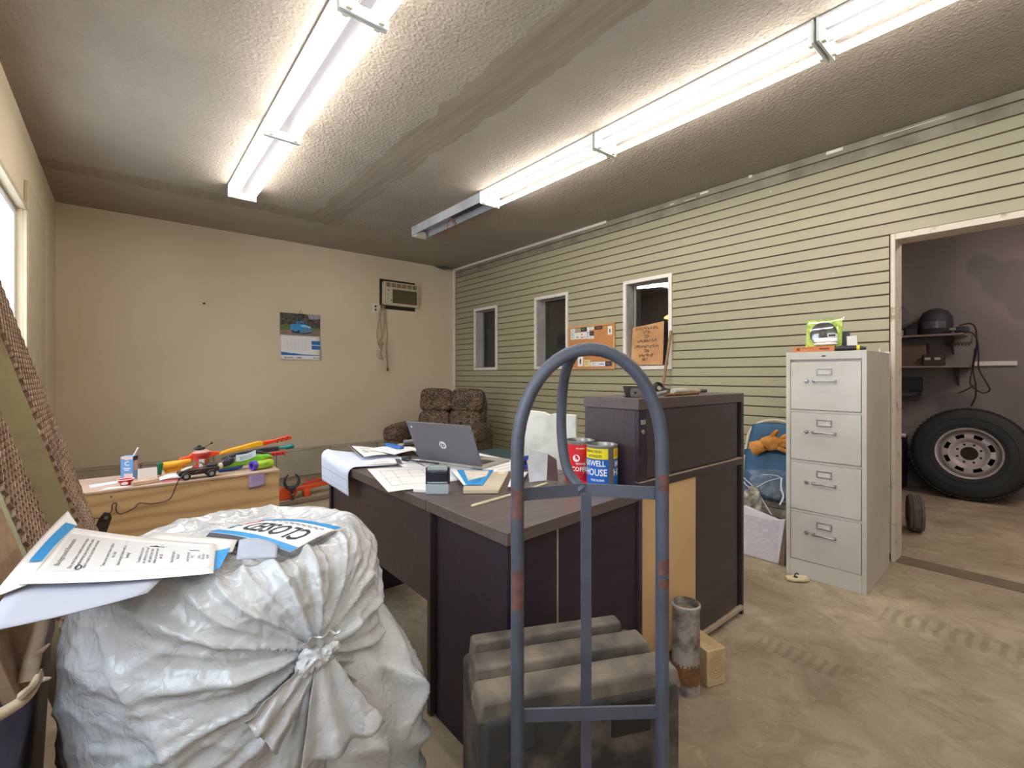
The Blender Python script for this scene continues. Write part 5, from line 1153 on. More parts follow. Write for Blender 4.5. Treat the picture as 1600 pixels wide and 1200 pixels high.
# orange floor toy
t = thing('orange_toy_bin', 'orange plastic toy piece on the floor between the crate and the desk', 'toy', (1.33,4.85,0))
m_or = mat('toy_orange', (226,86,36), .4, var=.12)
obj('long_beam', M().obox((1.42,4.86,.085), (.42,.05,.035), Rz(.04) @ Ry(-.06)), m_or, t, bevel=.006)
obj('top_beam', M().obox((1.50,4.90,.125), (.26,.03,.02), Rz(.04) @ Ry(-.12)), mat('toy_red', (214,44,40), .4), t, bevel=.004)
obj('left_foot', M().extr([(1.11,4.80,0),(1.26,4.80,0),(1.30,4.80,.07),(1.17,4.80,.12),(1.11,4.80,.09)], (0,.10,0)), m_or, t, bevel=.008)
obj('right_foot', M().extr([(1.36,4.80,0),(1.42,4.80,0),(1.41,4.80,.075),(1.35,4.80,.07)], (0,.08,0)), m_or, t, bevel=.008)
for k in range(3): obj('prong', M().obox((1.40+.06*k,4.885,.145), (.012,.014,.03)), m_or, t, bevel=.002)
t = thing('black_claw', 'black two-pronged toy claw standing on the orange toy on the floor', 'toy', (1.24,4.78,.0))
for s in (-1,1):
    obj('prong', M().tube(spline([(1.235,4.77,.10),(1.235+s*.055,4.77,.145),(1.235+s*.062,4.77,.20),(1.235+s*.030,4.77,.245)], 6), [.014,.015,.016,.016,.016,.016,.016,.016,.015,.014,.013,.012,.012,.011,.010,.009,.008,.007,.005], 8), m_dg, t, smooth=True)
obj('hub', M().pillow((1.235,4.77,.115), (.085,.05,.05), None, .8), m_dg, t, smooth=True)
obj('neck', M().tube([(1.235,4.765,.10),(1.24,4.765,.02),(1.24,4.765,.0)], [.014,.012,.014], 10), m_dg, t, smooth=True)
obj('silver_pin', M().lathe([(0,0),(.010,0),(.008,.008),(0,.010)], (1.24,4.752,.055), 12, Rx(PI/2)), m_chrome, t)
tag(obj('floor_plank', M().obox((1.35,4.62,.012), (.75,.09,.022), Rz(.05)), mat('grey_brown_plank', (120,100,84), .8), bevel=.002), 'grey-brown plank lying on the floor in front of the orange toy', 'plank')

# ================================================================== RECLINER
def m_camo():
    m, t = newmat('brown_camouflage_upholstery'); p = t.pos(False)
    n1 = t.noise(4.5, 6, .65, p, 1.5); c = t.ramp(n1, [(.36, lin((20,13,12))), (.46, lin((46,31,27))), (.54, lin((78,56,44))), (.62, lin((30,21,19)))])
    mp = t.add('ShaderNodeMapping'); mp.inputs['Scale'].default_value = (5, 5, 12); mp.inputs['Rotation'].default_value = (.5,.4,.3); t.link(p, mp.inputs[0])
    n2 = t.noise(2.2, 4, .6, mp.outputs[0], 3); tw = t.math('LESS_THAN', t.math('ABSOLUTE', t.math('SUBTRACT', n2, .5)), .012)
    c = t.mix(tw, c, lin((186,158,122)))
    t.link(c, t.b.inputs['Base Color']); t.b.inputs['Roughness'].default_value = .85; t.bump(n1, .3, .01); return m
m_cm = m_camo()
t = thing('recliner', 'brown camouflage recliner chair in the far right corner behind the desk', 'armchair', (2.85,4.66,0), math.atan2(-.62,-.80)+PI/2)
# local: -y is the way it faces, x to its side
K = dict(local=True, smooth=True)
obj('base', M().pillow((0,-.02,.22), (.62,.78,.42), None, .3, nu=28, nv=16), m_cm, t, **K)
obj('seat_cushion', M().pillow((0,-.10,.42), (.56,.66,.20), None, .45, disp=.06), m_cm, t, **K)
bkx = Tr(0,.30,.70) @ Rx(-.30)
def backp(c, s, e=.5, d=.06): return M().pillow((0,0,0), s, None, e, nu=30, nv=20, disp=d, ds=7).xf(bkx @ Tr(*c))
obj('back_frame', backp((0,.05,-.02), (.74,.18,.66), .35, 0), m_cm, t, **K)
for s in (-1,1):
    obj('back_cushion', backp((s*.185,-.06,.185), (.385,.20,.30)), m_cm, t, **K)
    obj('back_cushion', backp((s*.18,-.065,-.105), (.37,.19,.32)), m_cm, t, **K)
    obj('armrest', M().pillow((s*.40,-.12,.56), (.23,.78,.20), None, .55, disp=.06).pillow((s*.40,-.12,.33), (.19,.72,.46), None, .35), m_cm, t, **K)
obj('footrest', M().pillow((0,-.46,.24), (.56,.12,.34), None, .4), m_cm, t, **K)
t.scale = (1.08,1.0,.98)
# ================================================================== BACK WALL ITEMS
m_acb = mat('ivory_ac_plastic', (196,182,152), .5, var=.05); m_acg = mat('brown_ac_grille', (120,100,72), .6, var=.1); m_hole = mat('dark_wall_hole', (44,36,30), .9, var=.1)
t = thing('air_conditioner', 'ivory window air conditioner set into the back wall', 'air conditioner', (2.89,BY,2.10))
Y_ = BY
obj('opening_frame', M().box(2.618,3.135,Y_-.012,Y_-.001,2.075,2.470), m_hole, t)
obj('housing', M().box(2.645,3.150,Y_-.085,Y_-.0125,2.120,2.432), m_acb, t, bevel=.006)
obj('grille_back', M().box(2.765,3.125,Y_-.0862,Y_-.084,2.150,2.335), m_hole, t)
for k in range(14): obj('slat', M().box(2.768,3.122,Y_-.090,Y_-.0855,2.155+k*.0128,2.162+k*.0128), m_acg, t)
for k in range(6): obj('vent', M().box(2.67+k*.077,2.735+k*.077,Y_-.0875,Y_-.0845,2.362,2.415), m_acg, t, bevel=.003)
for k in range(12): obj('vent_fin', M().box(2.675+k*.0385,2.679+k*.0385,Y_-.0905,Y_-.0865,2.365,2.412), m_acb, t)
obj('control_panel', M().box(2.665,2.745,Y_-.0868,Y_-.0845,2.145,2.34), mat('pale_ivory_panel', (208,198,172), .4), t)
for z, r in ((2.265,.018), (2.205,.022)): obj('knob', M().lathe([(0,0),(r,0),(r*.9,.014),(0,.016)], (2.703,Y_-.087,z), 18, Rx(PI/2)), m_acb, t, smooth=True)
obj('badge', M().box(2.69,2.725,Y_-.0875,Y_-.0866,2.312,2.322), m_hole, t); obj('switch', M().box(2.742,2.752,Y_-.0875,Y_-.086,2.18,2.20), m_hole, t)
t = thing('wall_outlet', 'cream double outlet on the back wall left below the air conditioner', 'outlet', (2.565,BY,2.03))
obj('plate', M().box(2.53,2.605,Y_-.014,Y_-.001,2.02,2.125), m_white_trim, t, bevel=.003)
for z in (2.05,2.095): obj('socket', M().box(2.545,2.572,Y_-.0155,Y_-.0135,z-.014,z+.014), m_hole, t, bevel=.003)
obj('plug', M().box(2.578,2.618,Y_-.05,Y_-.0145,2.05,2.115), m_acb, t, bevel=.006)
t = thing('wall_plate', 'small cream switch plate low behind the dangling cords', 'switch', (2.60,BY,1.44))
obj('plate', M().box(2.575,2.625,Y_-.012,Y_-.001,1.43,1.52), m_acb, t, bevel=.003); obj('toggle', M().box(2.594,2.606,Y_-.022,Y_-.0115,1.465,1.485), m_acb, t)
m_cd = mat('grimy_ivory_cord', (158,142,112), .6, var=.08)
for lab, pts in (('grimy ivory appliance cord, the left loop hanging below the air conditioner', [(2.598,Y_-.03,2.05),(2.60,Y_-.02,1.9),(2.575,Y_-.018,1.72),(2.60,Y_-.018,1.58),(2.64,Y_-.02,1.70),(2.625,Y_-.02,1.95),(2.648,Y_-.03,2.12)]),
                 ('grimy ivory appliance cord, the tangled middle one hanging below the air conditioner', [(2.66,Y_-.03,2.11),(2.675,Y_-.02,1.9),(2.655,Y_-.018,1.72),(2.62,Y_-.018,1.66),(2.60,Y_-.02,1.60),(2.64,Y_-.022,1.52),(2.615,Y_-.02,1.56),(2.66,Y_-.02,1.62),(2.63,Y_-.02,1.48),(2.66,Y_-.016,1.40),(2.60,Y_-.016,1.42)]),
                 ('grimy ivory cord, the right straight one hanging lowest from the air conditioner', [(2.68,Y_-.03,2.11),(2.69,Y_-.02,1.95),(2.715,Y_-.018,1.72),(2.70,Y_-.018,1.55),(2.715,Y_-.018,1.38),(2.722,Y_-.018,1.28)])):
    o = tag(obj('hanging_cord', M().tube(spline(pts, 7), .0055, 6), m_cd, smooth=True), lab, 'cord')
obj('cord_plug', M().pillow((2.724,Y_-.018,1.265), (.026,.022,.035), None, .6), mat('rusty_brown', (134,92,52), .8), o, smooth=True)
# calendar
t = thing('wall_calendar', 'wall calendar with a blue vintage pickup photo over a month grid on the back wall', 'calendar', (1.63,BY,1.37))
cx_0, cx_1, cz0, czm, cz1 = 1.400, 1.853, 1.368, 1.662, 1.920
pl_ = lambda x, y: Vector((x, Y_-.0075, y))
obj('photo_page', M().box(cx_0,cx_1,Y_-.006,Y_-.002,czm,cz1), mat('print_dark_woods', (92,84,72), .5, scale=26, col2=(38,36,34), lo=.42, hi=.6), t)
def flatp(name, pts, m, d=0, label=None):
    b = M().extr([Vector((x, Y_-.0065-d, y)) for x, y in pts], (0,-.0004,0)); return obj(name, b, m, t, label=label)
flatp('print_sky', [(cx_0+.3,cz1-.002),(cx_1-.004,cz1-.002),(cx_1-.004,cz1-.05),(cx_0+.33,cz1-.06)], mat('print_pale_sky', (150,150,160), .5, scale=30), .0)
flatp('print_grass', [(cx_0+.002,czm+.115),(cx_1-.002,czm+.095),(cx_1-.002,czm+.06),(cx_0+.002,czm+.05)], mat('print_grass', (92,112,52), .5, scale=20), .0003)
flatp('print_road', [(cx_0+.002,czm+.055),(cx_0+.15,czm+.065),(cx_1-.002,czm+.075),(cx_1-.002,czm+.002),(cx_0+.002,czm+.002)], mat('print_road', (134,112,100), .5, scale=12), .0006)
ox, oz = 1.628, czm+.095
flatp('print_shadow', [(ox-.10,oz-.065),(ox+.03,oz-.078),(ox+.135,oz-.060),(ox+.12,oz-.045),(ox-.09,oz-.05)], m_ink, .0009)
mtb = mat('print_truck_blue', (46,140,206), .5, var=.06, scale=30); mtb2 = mat('print_truck_light_blue', (120,190,232), .5, var=0)
flatp('print_truck', [(ox-.115,oz-.03),(ox-.118,oz+.02),(ox-.09,oz+.035),(ox-.055,oz+.035),(ox-.045,oz+.072),(ox+.03,oz+.072),(ox+.045,oz+.034),(ox+.10,oz+.022),(ox+.125,oz-.005),(ox+.125,oz-.050),(ox+.02,oz-.066),(ox-.02,oz-.066),(ox-.035,oz-.048),(ox-.09,oz-.045)], mtb, .0013)
flatp('print_cab_glass', [(ox-.038,oz+.040),(ox-.033,oz+.062),(ox+.024,oz+.062),(ox+.034,oz+.038)], mat('print_glass', (62,84,100), .4, var=0), .0017)
flatp('print_hood', [(ox+.0,oz+.030),(ox+.05,oz+.034),(ox+.10,oz+.018),(ox+.08,oz+.004),(ox+.005,oz+.008)], mtb2, .0017)
flatp('print_grille', [(ox+.02,oz-.008),(ox+.115,oz-.004),(ox+.12,oz-.045),(ox+.02,oz-.058)], mat('print_grille', (104,128,150), .4, var=.2, scale=60), .0017)
for dx, r in ((-.025,.022), (-.09,.013)): flatp('print_wheel', [(ox+dx+r*.7*math.cos(2*PI*k/14), oz-.052+.008*(dx < -.05)+r*math.sin(2*PI*k/14)) for k in range(14)], m_ink, .0019)
flatp('print_headlamp', [(ox+.10+.008*math.cos(2*PI*k/12), oz+.006+.009*math.sin(2*PI*k/12)) for k in range(12)], m_paper, .0021)
gp = lambda x, y: Vector((cx_0+.006+(cx_1-cx_0-.004)*x + .006*(1-y), Y_-.006-.010*(1-y)**1.5-.004*math.sin(PI*y), cz0+.002+(czm-cz0-.004)*y))
obj('grid_page', M().grid(gp, 8, 10), mat('calendar_white', (226,220,220), .6, var=0), t, solid=.0015, smooth=True)
gq = lambda x, y: gp(x, y)+Vector((0,-.0015,0))
b = M()
for k in range(7): put_rect(b, .06, .70, .40+k*.075, .405+k*.075, gq)
for k in range(8): put_rect(b, .06+k*.0914, .063+k*.0914, .40, .85, gq)
for r in range(5):
    for k in range(7): put_rect(b, .07+k*.0914, .085+k*.0914, .375+.075*(r+1), .39+.075*(r+1), gq)
obj('month_grid', b, mat('faint_grid_ink', (176,172,180), .6, var=0), t, stuff=True)
mcb = mat('calendar_blue', (26,104,168), .5, var=0)
for y0_, y1_ in ((.64,.80),(.44,.61)):
    b = M(); put_rect(b, .76,.985,y0_,y1_, gq, 3); obj('blue_block', b, mcb, t)
b = M(); put_poly(b, [(0,.18),(.98,.18),(.98,.20),(.5,.235),(0,.32)], gq); obj('blue_swoosh', b, mcb, t)
b = M(); put_rect(b, .07,.13,.07,.11, gq); put_rect(b, .16,.30,.08,.10, gq); put_rect(b, .38,.50,.07,.11, gq); put_rect(b, .80,.84,.07,.11, gq); put_rect(b, .86,.95,.08,.10, gq); obj('small_print', b, m_ink_g, t, stuff=True)
obj('clip', M().obox((1.628,Y_-.010,cz1-.012), (.055,.012,.026)), m_blk, t, bevel=.003)
obj('hanger', M().tube([(1.606,Y_-.006,cz1),(1.628,Y_-.006,cz1+.045),(1.650,Y_-.006,cz1)], .0022, 6), mat('brown_string', (130,96,60), .8), t)
tag(obj('wall_nail', M().lathe([(0,0),(.012,0),(.011,.006),(0,.01)], (.66,BY-.0005,1.95), 10, Rx(PI/2)), m_cord), 'small dark nail head alone on the left half of the back wall', 'nail')
# ================================================================== RIGHT WALL ITEMS
m_cork = mat('cork', (196,138,84), .85, scale=90, col2=(172,112,62), lo=.4, hi=.6); m_oak = mat('honey_oak_frame', (206,150,98), .5)
YA, YB, ZA, ZB = 2.943, 3.581, 1.250, 1.717; XF = WX-.002
t = thing('cork_board', 'oak-framed cork notice board between the middle and nearest small windows', 'board', (XF, (YA+YB)/2, ZA))
obj('cork', M().box(XF-.010,XF,YA+.02,YB-.02,ZA+.02,ZB-.02), m_cork, t)
for (a, c, d, e) in ((YA,YB,ZB-.02,ZB),(YA,YB,ZA,ZA+.02),(YA,YA+.02,ZA+.02,ZB-.02),(YB-.02,YB,ZA+.02,ZB-.02)): obj('frame_bar', M().box(XF-.018,XF,a,c,d,e), m_oak, t, bevel=.002)
def cy_(px): return YB - (px-100)/890*(YB-YA)
def cz_(px, py): return 1.19 + (1152-py)/(1690+190*(px-100)/890)
cards = [((150,272,238,348),(216,212,206),'small white card at the top left corner of the cork board',1),
 ((242,290,352,345),(168,156,148),'grey-beige card second from the left in the top row of the cork board',2),
 ((360,252,478,338),(48,62,48),'dark green card in the top row of the cork board',3),
 ((484,235,612,305),(226,222,220),'white card right of the dark green one on the cork board',2),
 ((628,225,768,300),(84,44,36),'dark red-brown card in the top row of the cork board',3),
 ((868,232,942,392),(236,226,214),'tall white tag at the top right corner of the cork board',4),
 ((152,352,236,492),(212,210,204),'tall white note under the top left card of the cork board',1),
 ((240,360,354,480),(220,222,210),'pale note with a green mark in the second row of the cork board',5),
 ((360,346,476,478),(226,214,212),'white note with red dots in the second row of the cork board',6),
 ((482,312,526,474),(208,214,226),'narrow bluish slip in the second row of the cork board',1),
 ((532,330,608,412),(44,40,44),'small black square card in the second row of the cork board',3),
 ((530,418,610,474),(226,226,224),'small white slip below the black square card on the cork board',2),
 ((822,715,938,832),(222,226,222),'white card with a teal mark at the right edge of the cork board',7),
 ((822,892,936,980),(44,38,62),'dark navy card at the bottom right corner of the cork board',3),
 ((552,906,680,990),(230,224,226),'left one of two white cards along the bottom of the cork board',2),
 ((684,902,818,986),(222,222,236),'right one of two white cards along the bottom, beside the dark navy card',8),
 ((426,866,540,994),(224,208,150),'pale yellow tilted card at the bottom of the cork board',9),
 ((300,780,404,990),(236,228,230),'tall white card with a dark figure at the bottom left of the cork board',10)]
for (x0_, y0_, x1_, y1_), col, lab, kind in cards:
    a, c = cy_(x1_), cy_(x0_); d, e = cz_((x0_+x1_)/2, y1_), cz_((x0_+x1_)/2, y0_)
    o = tag(obj('pinned_card', M().box(XF-.0125-.0005*(kind % 3),XF-.0102,a,c,d,e), mat('card_%d_%d_%d' % col, col, .6, var=.04, scale=40)), lab, 'card', 'cards pinned to the cork board')
    mpc = lambda x, y: Vector((XF-.0138, c-(c-a)*x, d+(e-d)*y)); b = M(); mk = m_ink_g
    if kind in (1,2,9): put_rect(b,.15,.8,.70,.78,mpc); put_rect(b,.15,.6,.5,.56,mpc); put_rect(b,.15,.7,.25,.31,mpc)
    elif kind == 3: put_rect(b,.2,.75,.5,.6,mpc); put_rect(b,.3,.7,.3,.36,mpc); mk = mat('faint_card_ink', (130,120,116), .6, var=0)
    elif kind in (4,10): put_poly(b,[(.4,.2),(.6,.2),(.65,.55),(.5,.75),(.35,.55)],mpc); mk = m_ink
    elif kind == 5: put_rect(b,.3,.7,.2,.35,mpc); mk = mat('olive_parts', (118,122,60), .5)
    elif kind == 6: put_rect(b,.1,.3,.6,.75,mpc); put_rect(b,.15,.35,.15,.35,mpc); put_rect(b,.6,.8,.2,.3,mpc); mk = mat('dusty_red', (176,70,62), .5)
    elif kind == 7: put_poly(b,[(.35,.3),(.75,.3),(.75,.75),(.55,.85),(.35,.7)],mpc); mk = m_tb
    elif kind == 8: put_rect(b,.15,.85,.4,.55,mpc); mk = m_ink
    obj('card_print', b, mk, o, stuff=True)
# cardboard sign in window_3
t = thing('cardboard_sign', 'brown cardboard sign with marker scrawl standing in the nearest small window', 'sign', (3.87,2.61,1.285))
mcbd = mat('corrugated_cardboard', (196,150,104), .8, scale=5, col2=(176,128,84))
obj('sheet', M().extr([(3.835,2.440,1.286),(3.835,2.795,1.286),(3.850,2.800,1.40),(3.853,2.785,1.655),(3.853,2.60,1.672),(3.853,2.44,1.690)], (.006,0,0)), mcbd, t, bevel=.001)
b = M(); rg = random.Random(11); rows = [("DOG WASHERS",1.635),("OPEN",1.600),("525",1.560),("WASHROOM",1.515),("OPEN WINDOW",1.462),("528",1.420),("PAYMENT",1.375),("LOT 1",1.335)]
for s_, z in rows:
    rows_h = .040; mpw = lambda x, y: Vector((3.8345+(y-1.29)*.046-.001, 2.62-x, y))
    vs, fs = text2d(s_, 'CENTER', 1.0, False); wsc = min(.036, .30/ (max(v[0] for v in vs)-min(v[0] for v in vs)))
    b.add([mpw(vx*wsc + .004*math.sin(vx*9), z + vy*.040 + .004*math.sin(vx*4+z*60)) for vx, vy in vs], fs)
obj('marker_lettering', b, mat('marker_brown_black', (76,50,36), .7, var=0), t, stuff=True)
# broom leaning
t = thing('broom', 'wooden broom handle leaning on the slatted wall beside the nearest small window', 'broom', (3.60,2.44,0))
obj('handle', M().tube([(3.60,2.44,.16),(3.690,2.37,.95),(3.764,2.313,1.585)], [.0125,.0125,.012], 12), mat('weathered_broom_wood', (158,124,86), .6, scale=14, col2=(126,98,70)), t, smooth=True)
obj('head', M().obox((3.595,2.445,.145), (.06,.32,.04), Rz(.3)), mat('weathered_broom_wood', (158,124,86), .6), t, bevel=.006)
obj('bristles', M().obox((3.595,2.445,.0635), (.05,.31,.123), Rz(.3)), mat('straw_bristle', (170,140,80), .9, scale=80, col2=(120,96,52)), t, stuff=True)
# tools on the dark cabinet
CH = 1.10; m_steel = mat('greasy_steel', (120,112,106), .4, metal=.6, var=.2, scale=30); m_bsteel = mat('bright_tool_steel', (196,192,184), .3, metal=.6, var=.08)
vr = math.atan2(-.6386,.7695)
t = thing('mounting_bracket', 'dark steel bracket plate with two holes at the left front of the cabinet top', 'bracket', (1.57,1.10,CH))
mb_ = Tr(1.585,1.100,CH) @ Rz(vr)
pts = [(-.046,0,.006),(-.042,0,.001),(.042,0,.001),(.046,0,.006),(.047,0,.030),(.040,0,.038),(-.040,0,.038),(-.047,0,.030)]
obj('plate', M().extr(pts, (0,.008,0)).xf(mb_), m_steel, t, bevel=.001)
for x, r in ((-.028,.0055),(.030,.0085)): obj('hole', M().lathe([(0,0),(r,0),(r,.0006),(0,.0006)], (x,-.0002,.020), 16, Rx(PI/2)).xf(mb_), m_hole, t)
t = thing('angle_bracket', 'blackish angled steel plate behind the two-hole bracket on the cabinet', 'bracket', (1.56,1.15,CH))
obj('plate', M().extr([(-.060,.022,.001),(.015,.022,.001),(.025,.022,.045),(-.072,.022,.046)], (0,.005,0)).xf(mb_), mat('blackened_steel', (64,58,56), .5, metal=.4, var=.2, scale=20), t, bevel=.001)
obj('foot', M().extr([(-.060,.022,.0005),(.015,.022,.0005),(.015,.07,.0005),(-.060,.07,.0005)], (0,0,.004)).xf(mb_), mat('blackened_steel', (64,58,56), .5), t)
def tool(name, lab, parts, cat='tool'):
    t = thing(name, lab, cat, tuple(Vector(parts[0][1][0])*.5+Vector(parts[0][1][-1])*.5))
    for nm, pts, r, m in parts: obj(nm, M().tube(spline(pts, 5) if len(pts) > 2 else pts, r, 10), m, t, smooth=True)
    return t
tool('wrench', 'bright wrench lying across the middle of the cabinet top', [('shaft', [(1.78,1.16,CH+.010),(1.94,1.22,CH+.010)], .008, m_bsteel), ('jaw', [(1.94,1.22,CH+.011),(1.97,1.23,CH+.011)], .011, m_steel)])
tool('screwdriver', 'dark handled screwdriver behind the bright wrench on the cabinet', [('grip', [(1.70,1.20,CH+.012),(1.78,1.235,CH+.012)], .012, m_blk), ('shank', [(1.78,1.235,CH+.012),(1.93,1.295,CH+.008)], .005, m_bsteel)])
tool('steel_rod', 'thin rusty rod lying along the front of the cabinet top', [('rod', [(1.75,1.105,CH+.006),(2.05,1.12,CH+.006)], .006, mat('rusty_brown', (134,92,52), .8))])
tool('file', 'white bodied tool lying at the right of the cabinet top', [('body', [(1.97,1.20,CH+.014),(2.10,1.225,CH+.014)], .014, mat('dirty_white_plastic', (206,198,184), .5)), ('collar', [(2.10,1.225,CH+.014),(2.16,1.235,CH+.012)], .012, m_bsteel)])
tool('punch', 'black tipped punch at the far right end of the cabinet top', [('shank', [(2.19,1.215,CH+.010),(2.24,1.22,CH+.010)], .010, m_bsteel), ('tip', [(2.24,1.22,CH+.010),(2.33,1.23,CH+.009)], .008, m_blk)])
tool('chisel', 'rusty chisel between the wrench and the white bodied tool on the cabinet', [('blade', [(1.90,1.145,CH+.008),(2.06,1.16,CH+.008)], .007, m_steel), ('cap', [(2.06,1.16,CH+.008),(2.10,1.164,CH+.008)], .010, mat('brass_cap', (170,130,84), .4, metal=.5))])
t = thing('scissors', 'black scissors with round finger loops at the back of the cabinet top', 'scissors', (2.05,1.29,CH))
for c in ((1.985,1.285,CH+.032),(2.02,1.30,CH+.022)):
    obj('finger_loop', M().tube([Vector(c)+Vector((.035*math.cos(a),.008*math.sin(a),.020*math.sin(a))) for a in [2*PI*k/20 for k in range(20)]], .0055, 8, closed=True), m_blk, t, smooth=True)
obj('blades', M().obox((2.14,1.30,CH+.012), (.20,.018,.006), Rz(.03) @ Ry(.05)), m_steel, t, bevel=.001)
obj('shank', M().tube([(2.03,1.29,CH+.022),(2.10,1.298,CH+.013)], .008, 8), m_blk, t, smooth=True)

# ================================================================== FOLDING CHAIR, GLOVE, PLASTIC
m_cream_t = mat('cream_tube_enamel', (206,198,178), .4, var=.08); m_vin = mat('faded_blue_vinyl', (44,92,128), .5, scale=7, col2=(36,74,104), bump=.1, bscale=20)
t = thing('folding_chair', 'folded blue vinyl metal chair leaning against the slatted wall', 'chair', (3.58,1.38,0))
fx_ = lambda z: 3.52 + .12*z; CY = 1.380; hwid = .225
pts = [(fx_(.0),CY+hwid+.01,.01),(fx_(.45),CY+hwid,.45),(fx_(.72),CY+hwid-.035,.74)] + [(fx_(.80),CY+(hwid-.04)*math.cos(a)*1.0-.0,.74+.125*math.sin(a)) for a in [PI*k/14 for k in range(1,14)]] + [(fx_(.72),CY-hwid+.035,.74),(fx_(.45),CY-hwid,.45),(fx_(0),CY-hwid-.01,.01)]
obj('tube_frame', M().tube(pts, .011, 10), m_cream_t, t, smooth=True)
def pad(z0_, z1_, w0, w1, xo, bulge=.012):
    def fn(u, v):
        a = (u-.5)*2; w = w0+(w1-w0)*v; e = (1-abs(a)**6)*(1-abs(2*v-1)**8)
        return Vector((fx_(z0_+(z1_-z0_)*v)+xo-bulge*max(0,e)**.5, CY-a*w, z0_+(z1_-z0_)*v - .02*a*a*(v > .9)))
    return M().grid(fn, 20, 16)
obj('backrest', pad(.665,.845,.185,.155,-.012), m_vin, t, smooth=True, solid=.006)
obj('seat', pad(.30,.655,.205,.20,-.030,.02), m_vin, t, smooth=True, solid=.012)
for s in (-1,1): obj('leg', M().tube([(fx_(.62)-.05,CY+s*.195,.60),(fx_(.0)-.055,CY+s*.20,.008)], .009, 8), m_cream_t, t, smooth=True)
obj('brace', M().tube([(fx_(.1)-.055,CY-.2,.10),(fx_(.1)-.055,CY+.2,.10)], .007, 8), m_cream_t, t, smooth=True)
# glove
m_glv = mat('tan_leather_glove', (214,150,66), .75, scale=14, col2=(178,112,46), bump=.3, bscale=40)
t = thing('work_glove', 'crumpled tan leather work glove draped on the folding chair', 'glove', (3.50,1.38,.68))
def blob(c, s, mx=None, e=.9, d=.25, ds=16): return M().pillow((0,0,0), s, None, e, 30, 22, d, ds).xf(Tr(*c) @ (mx or Matrix()))
obj('palm', blob((3.515,1.36,.715), (.08,.15,.10), Rx(-.25), .8, .45, 18), m_glv, t, smooth=True)
obj('cuff', M().lathe([(.052,0),(.046,.05),(.040,.09),(.036,.089),(.042,.05),(.048,.0)], (0,0,0), 20, closed=True).xf(Tr(3.505,1.50,.655) @ Rx(1.15) @ Matrix.Diagonal((.5,1,1,1))), m_glv, t, smooth=True)
for c, s, r in (((3.515,1.265,.775),(.034,.10,.034),-.5), ((3.51,1.255,.74),(.034,.11,.036),-.25), ((3.505,1.27,.705),(.034,.10,.034),.05), ((3.505,1.30,.675),(.034,.09,.032),.3), ((3.50,1.35,.775),(.034,.085,.034),-1.0)):
    obj('finger', blob(c, s, Rx(r), .8, .35, 30), m_glv, t, smooth=True)
# white foam panel wrapped in plastic
m_wf = mat('white_foam_panel', (222,216,224), .6, var=.03)
t = thing('wrapped_panel', 'white panel in clear wrap standing on the floor left of the filing cabinet', 'panel', (3.19,1.30,0))
mxw = Tr(3.165,1.195,.002) @ Ry(.10)
obj('panel', M().extr([(0,0,0),(0,.235,.0),(0,.235,.315),(0,.02,.270),(0,-.03,.285)], (.045,0,0)).xf(mxw), m_wf, t, bevel=.004)
obj('brown_edge', M().extr([(.0,-.034,.0),(.0,-.003,.0),(.0,-.033,.285)], (.045,0,0)).xf(mxw), mat('brown_board_edge', (134,110,92), .8), t)
MCw, tw_ = newmat('crinkled_clear_wrap'); _a = tw_.add('ShaderNodeBsdfTransparent'); _b = tw_.add('ShaderNodeBsdfGlossy'); _b.inputs['Roughness'].default_value = .08; _c = tw_.add('ShaderNodeMixShader'); _c.inputs[0].default_value = .16
_bp = tw_.add('ShaderNodeBump'); _bp.inputs['Strength'].default_value = .9; _bp.inputs['Distance'].default_value = .02; tw_.link(tw_.noise(12, 3, .5, tw_.pos(False), 3), _bp.inputs['Height']); tw_.link(_bp.outputs[0], _b.inputs['Normal'])
tw_.link(_a.outputs[0], _c.inputs[1]); tw_.link(_b.outputs[0], _c.inputs[2]); tw_.link(_c.outputs[0], tw_.out.inputs[0])
obj('clear_wrap', M().grid(lambda u, v: mxw @ Vector((-.008-.010*abs(noise.noise(Vector((u*6,v*6,1)))), .002+.232*u, .004+.26*v)), 20, 20), MCw, t, smooth=True)
t = thing('plastic_sheeting', 'clear crinkled plastic sheet hanging before the folding chair seat', 'plastic sheet', (3.38,1.33,.30))
def shf(u, v): 
    y = 1.13+.42*u; z = .20+.33*v; q = Vector((u*5, v*4, .3))
    return Vector((3.40+.05*v+.03*noise.noise(q)-.010*(1-abs(noise.noise(q*2)*2)), y, z+.015*math.sin(5*u)*v))
obj('sheet', M().grid(shf, 30, 26), MCw, t, smooth=True)
m_hl = mat('white_strap_and_highlight', (228,230,232), .3, var=0)  # white highlights of the clear sheet modelled as tubes; straps share the colour
for pts in ([(3.37,1.56,.52),(3.37,1.48,.45),(3.36,1.42,.41),(3.35,1.36,.33),(3.33,1.30,.26)], [(3.36,1.41,.415),(3.37,1.34,.47),(3.38,1.27,.50)], [(3.36,1.56,.49),(3.36,1.49,.43),(3.35,1.44,.40)], [(3.36,1.25,.51),(3.355,1.25,.44),(3.35,1.235,.39),(3.345,1.255,.33)], [(3.38,1.38,.505),(3.38,1.30,.515),(3.38,1.25,.50)]):
    obj('fold_highlight', M().tube(spline(pts, 5), .006, 6, flat=.3), m_hl, t, smooth=True)
t = thing('crushed_foil', 'crushed clear packaging heap behind the wrapped white panel', 'packaging', (3.32,1.45,0))
obj('heap', M().pillow((3.33,1.45,.19), (.16,.20,.38), None, .8, 50, 40, .5, 18), mat('crinkled_silver_wrap', (176,170,156), .3, metal=.1, scale=20, col2=(96,88,76), bump=.6, bscale=24), t, smooth=True)
